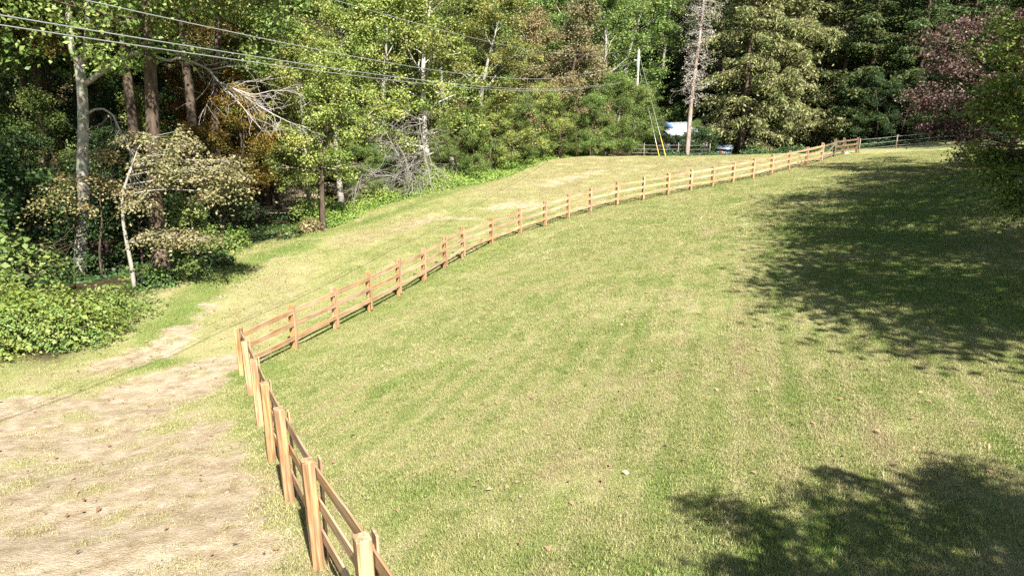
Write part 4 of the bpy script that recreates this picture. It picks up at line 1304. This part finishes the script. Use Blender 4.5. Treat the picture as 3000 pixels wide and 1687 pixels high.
E2 = [tuple(e[:2]) for e in EDGE]
weeds('weed_bank', 'bright green weeds along the sunlit field edge', E2[8:], 60000, 3.0, 1.7, 'lime', 0.14, 8, -0.1)
weeds('wood_edge_weeds', 'low dull weeds along the shaded field edge', E2[3:9], 9000, 2.2, 0.5, 'green', 0.13, 9, 0.0)
weeds('wood_floor_growth', 'low dark growth on the floor of the left wood', [(-30, 22), (-22, 28), (-16, 31), (-13, 40), (-12, 50)], 16000, 9, 0.9, 'dark', 0.18, 10, 0.5)
weeds('fence_side_growth', 'dark low growth below the wire fence', [(15, 71), (24, 70), (33, 71), (45, 71), (58, 68)], 16000, 4, 0.9, 'dark', 0.2, 11, 0.8)

# ------------------------------------------------------------------ utility pole and lines
M_POLE = plain_mat('weathered_pole_wood', (0.42, 0.39, 0.35), 0.85, 0, 0.3, 6)
M_WIRE = plain_mat('aluminium_wire', (0.55, 0.55, 0.56), 0.45, 0.6, 0.05)
M_CER = plain_mat('grey_porcelain', (0.45, 0.47, 0.5), 0.3, 0, 0.1)
M_YEL = plain_mat('yellow_plastic', (0.75, 0.42, 0.05), 0.5, 0, 0.1)
PY = 80.0
pt = at(1872, 150, PY); pbx, pby = pt[0] - 0.05, PY
pb = np.array([pbx, pby, g1(pbx, pby)])
root = empty('utility_pole', tuple(pb)); tag(root, 'weathered grey wooden utility pole rising out of the trees', 'pole')
z_ = np.array(pb)
mb = MB(); mb.tube(resample([pb - [0, 0, .5], pt], 8), np.linspace(.17, .12, 8), 12); mb.build('pole', M_POLE, root, True).location = -Vector(pb)
mb = MB(); mb.tube([pt, pt + [0, 0, .08], pt + [0, 0, .12], pt + [0, 0, .3]], [.03, .07, .06, .03], 8); mb.build('insulator', M_CER, root, True).location = -Vector(pb)
for dz in (-.95, -2.9):
    mb = MB(); q0 = pt + np.array([-.14, -.1, dz]); mb.tube([q0, q0 + [-.25, -.1, 0], q0 + [-.38, -.14, 0]], [.03, .05, .03], 8); mb.build('bracket', M_CER, root, True).location = -Vector(pb)
for k, (gpx, gpy, frac) in enumerate([(1951, 452, .62), (1932, 452, .80)]):
    ge = hit(gpx, 470); ge = np.array([at(gpx, gpy, 70.0)[0], 70.0, 0]); ge[2] = g1(ge[0], ge[1])
    s0 = pt + np.array([.1, 0, -.5 - k * 1.2])
    mb = MB(); mb.tube(resample([s0, ge], 4), .016, 5); mb.build('guy_wire', M_WIRE, root).location = -Vector(pb)
    u_ = norm(s0 - ge)
    mb = MB(); mb.tube(resample([ge, ge + u_ * (2.6 if k == 0 else 1.5)], 6), .035, 8); mb.build('guy_guard', M_YEL, root).location = -Vector(pb)

LX = lambda Y: -9.5 + 0.258 * (Y - 0) if Y < 60 else np.interp(Y, [60, 80], [-9.5 + .258 * 60, pt[0]])


def line(name, label, pts, r, dx=0.0):
    """cable through (Y, height rel. camera), smooth parabola"""
    Yk = np.array([p[0] for p in pts]); Zk = np.array([p[1] for p in pts])
    cf = np.polyfit(Yk, Zk, 2 if len(pts) == 3 else 3)
    Ys = np.linspace(-24, 80, 80)
    P = np.c_[[LX(y) + dx * (80 - y) / 80 for y in Ys], Ys, np.polyval(cf, Ys) + CAMZ]
    mb = MB(); mb.tube(P, r, 5)
    o = mb.build(name, M_WIRE)
    tag(o, label, 'power line')


line('power_line', 'highest overhead line running to the top of the utility pole', [(19.7, 1.67), (30.6, 1.26), (80, pt[2] - CAMZ + .2)], .008, .15)
line('power_line', 'single overhead line between the top line and the paired lines', [(11.6, 1.03), (44, -.46), (80, pt[2] - CAMZ - .95)], .009)
line('power_line', 'upper one of the two overhead lines running close together', [(10.2, .72), (41.5, -1.0), (80, pt[2] - CAMZ - 2.85)], .0095, -.05)
line('power_line', 'lower one of the two overhead lines running close together', [(10.2, .60), (41.5, -1.09), (80, pt[2] - CAMZ - 2.95)], .0095, -.12)
# the next pole of the line, behind the camera
yb = -24.0; xb = LX(yb); zb = g1(xb, yb)
root = empty('utility_pole', (xb, yb, zb)); tag(root, 'grey wooden utility pole carrying the lines on the near side of the field', 'pole')
mb = MB(); mb.tube(resample([(xb, yb, zb - .5), (xb, yb, CAMZ + 5.2)], 8), np.linspace(.17, .12, 8), 12); mb.build('pole', M_POLE, root, True).location = (-xb, -yb, -zb)
mb = MB(); mb.box((xb - .9, yb, CAMZ + 4.6), (xb + .9, yb, CAMZ + 4.6), (0, 0, 1), .1, .12); mb.build('crossarm', M_POLE, root).location = (-xb, -yb, -zb)

# ------------------------------------------------------------------ house, shed, wire fences, stone
M_WHITE = plain_mat('white_metal_roofing', (0.36, 0.39, 0.43), 0.5, 0.0, 0.25)
M_SIDING = plain_mat('pale_siding', (0.42, 0.44, 0.46), 0.7, 0, 0.1)
M_BLUE = plain_mat('blue_tarpaulin', (0.08, 0.17, 0.42), 0.6, 0, 0.2)
M_GLASS = plain_mat('dark_window_glass', (0.03, 0.035, 0.04), 0.1, 0, 0.1)
hb = at(1985, 395, 81); hb[2] = g1(hb[0], hb[1])
root = empty('house', tuple(hb), 0.45); tag(root, 'small house with a white metal roof half hidden by the trees', 'house')
def part(name, mat, parent, boxes):
    mb = MB()
    for a, b, u, wd, he in boxes: mb.box(a, b, u, wd, he)
    return mb.build(name, mat, parent)
part('wall', M_SIDING, root, [((-2.6, 0, 1.3), (2.6, 0, 1.3), (0, 0, 1), 4.4, 2.9)])
mb = MB()
for sg in (-1, 1):
    mb.box((-3.0, sg * 1.35, 3.25), (3.0, sg * 1.35, 3.25), (0, sg * .42, .9), 2.95, .06)
rf = mb.build('roof', M_WHITE, root)
for k in range(9):
    x = -2.9 + k * .725
    part('roof_seam', M_WHITE, rf, [((x, -2.6, 2.71), (x, -.1, 3.88), (0, -.42, .9), .04, .08)])
for x in (-1.5, .4):
    wn = part('window', M_WHITE, root, [((x, -2.215, 1.5), (x + .9, -2.215, 1.5), (0, 0, 1), .06, 1.0)])
    part('pane', M_GLASS, wn, [((x + .08, -2.255, 1.5), (x + .82, -2.255, 1.5), (0, 0, 1), .02, .84)])
part('porch_roof', M_WHITE, root, [((-2.8, -3.1, 2.1), (1.2, -3.1, 2.1), (0, -.25, .97), 1.6, .06)])
for x in (-2.6, -.8, 1.0): part('porch_post', M_WHITE, root, [((x, -3.8, -.3), (x, -3.8, 1.9), (1, 0, 0), .1, .1)])
tb = at(1948, 372, 79)
o = MB().tube(resample([tb + [-1.0, 0, .1], tb + [-.4, 0, .35], tb + [.3, 0, .3], tb + [.9, 0, -.1]], 8), [.08, .14, .2, .22, .22, .2, .14, .08], 10).build('tarpaulin_heap', M_BLUE, None, True)
tag(o, 'blue tarpaulin bundle beside the white roofed house', 'tarpaulin')
o.location.z = 0

sb = at(2122, 452, 78); sb[2] = g1(sb[0], sb[1])
root = empty('shed', tuple(sb), -0.35); tag(root, 'tiny blue grey shed with a red door and metal roof behind the field crest', 'shed')
M_SH = plain_mat('blue_grey_boards', (0.14, 0.20, 0.24), 0.7, 0, 0.3, 8)
M_RED = plain_mat('red_door_paint', (0.25, 0.035, 0.03), 0.6)
HZ = max(1.2, at(2122, 428, 78)[2] - sb[2])
for k in range(7):
    part('board', M_SH, root, [((-.66 + k * .22, -.6, -.1), (-.66 + k * .22, -.6, HZ - .25), (0, 1, 0), .205, .03)])
part('wall', M_SH, root, [((-.75, 0.02, HZ / 2 - .15), (.75, 0.02, HZ / 2 - .15), (0, 0, 1), 1.18, HZ - .3)])
dr = part('door', M_RED, root, [((-.3, -.635, .0), (-.3, -.635, HZ - .45), (0, 1, 0), .42, .03)])
part('handle', M_WIRE, dr, [((-.15, -.665, HZ * .4), (-.15, -.665, HZ * .4 + .12), (0, 1, 0), .03, .03)])
part('roof', plain_mat('shed_tin', (0.16, 0.20, 0.24), 0.35, 0.3, .2), root, [((-.9, -.35, HZ - .12), (.9, -.35, HZ - .12), (0, -.35, .93), 1.0, .03), ((-.9, .5, HZ - .1), (.9, .5, HZ - .1), (0, .4, .91), .85, .03)])

M_STEEL = plain_mat('galvanised_steel', (0.30, 0.31, 0.31), 0.5, 0.4, .1)
def wire_fence(label, pts, hgt=1.25, strands=(0.35, 0.75, 1.15)):
    P = [np.array([x, y, g1(x, y)]) for x, y in pts]
    root = empty('wire_fence', tuple(P[0])); tag(root, label, 'fence')
    for q0 in P:
        mb = MB(); mb.tube([q0 - [0, 0, .3], q0 + [0, 0, hgt]], .045, 7); mb.build('post', M_DARK_POST, root).location = -Vector(P[0])
    for h in strands:
        Q = []
        for a, b in zip(P[:-1], P[1:]):
            for t in np.linspace(0, 1, 5)[:-1]: Q.append(a * (1 - t) + b * t + [0, -.05, h - .12 * t * (1 - t)])
        Q.append(P[-1] + [0, -.05, h])
        mb = MB(); mb.tube(Q, .012, 4); mb.build('strand', M_STEEL, root).location = -Vector(P[0])


fe = FENCE[-1]
wire_fence('wire fence running on from the end of the board fence along the wood', [(fe[0] + .3, fe[1] + .1), (fe[0] + 4, fe[1] + 1), (fe[0] + 8, fe[1] + 1.6), (fe[0] + 12, fe[1] + 1.6), (fe[0] + 16, fe[1] + 1.0)])
wire_fence('wire fence behind the field crest below the white roofed house', [(10, 73), (13.5, 73.5), (17, 73.5), (20.5, 74.5)], 1.5, (.5, .9, 1.3))
root = empty('corral_fence', (26, 72.5, g1(26, 72.5))); tag(root, 'dark old rail fence under the hemlocks beside the shed', 'fence')  # rails use the wood darkened to stand in for shade
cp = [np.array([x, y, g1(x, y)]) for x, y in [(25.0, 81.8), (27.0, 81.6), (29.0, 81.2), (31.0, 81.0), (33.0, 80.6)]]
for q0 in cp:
    mb = MB(); mb.box(q0 - [0, 0, .3], q0 + [0, 0, 1.5], (0, 1, 0), .14, .14); mb.build('post', M_DARK_POST, root).location = -Vector(root.location)
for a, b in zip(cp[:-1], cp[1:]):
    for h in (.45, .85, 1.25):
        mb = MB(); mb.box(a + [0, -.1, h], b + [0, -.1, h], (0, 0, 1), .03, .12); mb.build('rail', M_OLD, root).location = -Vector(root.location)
st = hit(2477, 453)  # pale lump added in place of a bright spot of sun
q = np.random.default_rng(2)
import bmesh
bm = bmesh.new(); bmesh.ops.create_icosphere(bm, subdivisions=2, radius=.2)
for v in bm.verts: v.co = Vector((v.co.x * 1.3, v.co.y, v.co.z * .7)) * (1 + q.normal() * .07)
me = bpy.data.meshes.new('stone'); bm.to_mesh(me); bm.free()
o = obj('stone', me, plain_mat('pale_sunfleck', (0.5, 0.46, 0.4), .9), None, (st[0], st[1], st[2] + .06)); tag(o, 'pale stone modelled as a lump on the grass at the foot of the end fence', 'stone')

# ------------------------------------------------------------------ grass
qg = np.random.default_rng(99)
def tuft(name, nb, half, h, wd, q):
    c = q.uniform(-half, half, (nb, 2)); c = c[np.hypot(c[:, 0], c[:, 1]) < half]
    m = len(c); a = q.uniform(0, 6.28, m); hh = h * q.uniform(.4, 1.2, m); ln = hh * q.uniform(.2, 1.5, m)
    w_ = wd * q.uniform(.7, 1.3, m) / 2
    b = q.uniform(0, 6.28, m)
    V = np.zeros((m, 3, 3))
    V[:, 0] = np.c_[c[:, 0] - np.cos(a) * w_, c[:, 1] - np.sin(a) * w_, np.full(m, -.01)]
    V[:, 1] = np.c_[c[:, 0] + np.cos(a) * w_, c[:, 1] + np.sin(a) * w_, np.full(m, -.01)]
    V[:, 2] = np.c_[c[:, 0] + np.cos(b) * ln, c[:, 1] + np.sin(b) * ln, hh]
    return mesh_np(name, V.reshape(-1, 3), tris=np.arange(m * 3).reshape(m, 3))


m_grass, n, out = new_mat('grass_blades')
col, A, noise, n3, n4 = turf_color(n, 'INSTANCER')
geo = N(n, 'NewGeometry')
vr = ramp(n, [(0.0, (0.65, 0.7, 0.6)), (0.35, (1.0, 1.05, 0.95)), (0.7, (1.2, 1.2, 1.12)), (1.0, (1.5, 1.45, 1.4))])
L(n, geo.outputs['Random Per Island'], vr.inputs[0])
col = mixc(n, 1.0, col, vr.outputs[0], 'MULTIPLY')
p = N(n, 'BsdfPrincipled', i_Roughness=0.6); p.inputs['Specular IOR Level'].default_value = 0.3
L(n, col, p.inputs['Base Color'])
t = N(n, 'BsdfTranslucent'); L(n, col, t.inputs['Color'])
mx = N(n, 'MixShader'); mx.inputs[0].default_value = 0.25
L(n, p.outputs[0], mx.inputs[1]); L(n, t.outputs[0], mx.inputs[2]); L(n, mx.outputs[0], out.inputs[0])

TUFTS = []
for k in range(3):
    me = tuft('grass_tuft', 340, .24, .022, .007, qg); me.materials.append(m_grass)
    TUFTS.append(bpy.data.objects.new('grass_tuft', me))


def scatter(region_n, xr, yr, dmin, dmax, scale):
    x = qg.uniform(*xr, region_n); y = qg.uniform(*yr, region_n)
    d = np.hypot(x, y)
    k = (d >= dmin) & (d < dmax)
    x, y = x[k], y[k]
    a = attrs(x, y)
    pr = 1 - np.clip(a['wood'] * 1.3, 0, 1)
    pr *= 1 - np.clip(a['dirt'] * 1.4, 0, .96)
    pr = np.where(a['lawn'] < .5, pr * .8, pr)
    k = qg.uniform(0, 1, len(x)) < pr
    x, y = x[k], y[k]; a = {q_: v[k] for q_, v in a.items()}
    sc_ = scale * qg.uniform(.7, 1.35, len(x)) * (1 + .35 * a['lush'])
    return x, y, sc_, a


S1 = [scatter(60000, (-16, 20), (0, 20), 0, 15, 1.0), scatter(46000, (-25, 32), (5, 34), 15, 28, 1.25), scatter(42000, (-25, 50), (20, 66), 28, 66, 1.9)]
px_, py_ = [], []
for (fx, fy) in FENCE:
    m_ = 26; px_ += list(fx + qg.normal(size=m_) * .13); py_ += list(fy + qg.normal(size=m_) * .13)
for a_, b_ in zip(FENCE[:-1], FENCE[1:]):
    t_ = qg.uniform(0, 1, 26); px_ += list(a_[0] + (b_[0] - a_[0]) * t_ + qg.normal(size=26) * .08); py_ += list(a_[1] + (b_[1] - a_[1]) * t_ + qg.normal(size=26) * .08)
px_, py_ = np.array(px_), np.array(py_)
S1.append((px_, py_, qg.uniform(1.0, 1.8, len(px_)), attrs(px_, py_)))
x = np.concatenate([q_[0] for q_ in S1]); y = np.concatenate([q_[1] for q_ in S1]); s_ = np.concatenate([q_[2] for q_ in S1])
z = ground(x, y) + bumps(x, y)
gme = bpy.data.meshes.new('grass')
gme.vertices.add(len(x)); gme.vertices.foreach_set('co', np.c_[x, y, z].astype(np.float32).ravel())
for k in ('sd', 'dirt', 'lush', 'brown', 'wood', 'lawn'):
    a = gme.attributes.new(k, 'FLOAT', 'POINT'); a.data.foreach_set('value', np.concatenate([q_[3][k] for q_ in S1]).astype(np.float32))
for k, v in (('rot', qg.uniform(0, 6.28, len(x))), ('siz', s_)):
    a = gme.attributes.new(k, 'FLOAT', 'POINT'); a.data.foreach_set('value', v.astype(np.float32))
a = gme.attributes.new('pick', 'INT', 'POINT'); a.data.foreach_set('value', qg.integers(0, 3, len(x)).astype(np.int32))
grass = obj('grass', gme); tag(grass, 'short mown grass of the lawn and the rough field', 'grass', kind='stuff')
ng = bpy.data.node_groups.new('grass_scatter', 'GeometryNodeTree')
ng.interface.new_socket('Geometry', in_out='INPUT', socket_type='NodeSocketGeometry')
ng.interface.new_socket('Geometry', in_out='OUTPUT', socket_type='NodeSocketGeometry')
gi, go = ng.nodes.new('NodeGroupInput'), ng.nodes.new('NodeGroupOutput')
join = ng.nodes.new('GeometryNodeJoinGeometry')
def ga_(nm, ty):
    q_ = ng.nodes.new('GeometryNodeInputNamedAttribute'); q_.data_type = ty; q_.inputs[0].default_value = nm
    return q_.outputs[0]
cx_ = ng.nodes.new('ShaderNodeCombineXYZ'); ng.links.new(ga_('rot', 'FLOAT'), cx_.inputs[2])
pick = ga_('pick', 'INT'); siz = ga_('siz', 'FLOAT')
for k, to in enumerate(TUFTS):
    inf = ng.nodes.new('GeometryNodeObjectInfo'); inf.inputs[0].default_value = to
    ip = ng.nodes.new('GeometryNodeInstanceOnPoints')
    cmp_ = ng.nodes.new('FunctionNodeCompare'); cmp_.data_type = 'INT'; cmp_.operation = 'EQUAL'
    ng.links.new(pick, cmp_.inputs[2]); cmp_.inputs[3].default_value = k
    ng.links.new(gi.outputs[0], ip.inputs['Points']); ng.links.new(cmp_.outputs[0], ip.inputs['Selection'])
    ng.links.new(inf.outputs['Geometry'], ip.inputs['Instance']); ng.links.new(cx_.outputs[0], ip.inputs['Rotation']); ng.links.new(siz, ip.inputs['Scale'])
    ng.links.new(ip.outputs[0], join.inputs[0])
ng.links.new(join.outputs[0], go.inputs[0])
md = grass.modifiers.new('scatter', 'NODES'); md.node_group = ng

# fallen leaves lying about on the turf
m = 2600
x = qg.uniform(-14, 26, m); y = qg.uniform(3, 45, m); z = ground(x, y) + bumps(x, y) + .05
nn = norm(qg.normal(size=(m, 3)) * .35 + np.array([0, 0, 1]))
o = obj('fallen_leaves', leaf_mesh('fallen_leaves', leaves(np.c_[x, y, z], nn, qg.uniform(.05, .11, m), .6, q=qg)), leaf_mat('leaf_fallen', [(0.10, 0.06, 0.03), (0.26, 0.16, 0.09), (0.40, 0.30, 0.2)], .1))
tag(o, 'brown fallen leaves scattered over the lawn and field', 'leaves', kind='stuff')

# loose stones on the bare soil
m = 9000
x = qg.uniform(-16, 0, m); y = qg.uniform(4, 20, m); a_ = attrs(x, y)
k = np.where((a_['dirt'] > .6) & (a_['lawn'] < .5))[0][:420]
ico = np.array([(0, 0, 1), (.89, 0, .45), (.28, .85, .45), (-.72, .53, .45), (-.72, -.53, .45), (.28, -.85, .45), (.72, .53, -.45), (-.28, .85, -.45), (-.89, 0, -.45), (-.28, -.85, -.45), (.72, -.53, -.45), (0, 0, -1)])
icf = [(0, 1, 2), (0, 2, 3), (0, 3, 4), (0, 4, 5), (0, 5, 1), (1, 6, 2), (2, 7, 3), (3, 8, 4), (4, 9, 5), (5, 10, 1), (6, 7, 2), (7, 8, 3), (8, 9, 4), (9, 10, 5), (10, 6, 1), (11, 7, 6), (11, 8, 7), (11, 9, 8), (11, 10, 9), (11, 6, 10)]
mb = MB()
for i in k:
    r = .008 + qg.exponential(.007)
    V = ico * (1 + qg.normal(size=(12, 1)) * .15) * np.array([r * qg.uniform(.8, 1.5), r, r * .6])
    mb.add(V + np.array([x[i], y[i], g1(x[i], y[i]) + float(bumps(x[i:i + 1], y[i:i + 1])[0]) + r * .2]), T=icf)
o = mb.build('soil_stones', plain_mat('soil_stone', (0.17, 0.135, 0.1), .9, 0, .4)); tag(o, 'small loose stones on the bare soil of the field', 'stones', kind='stuff')
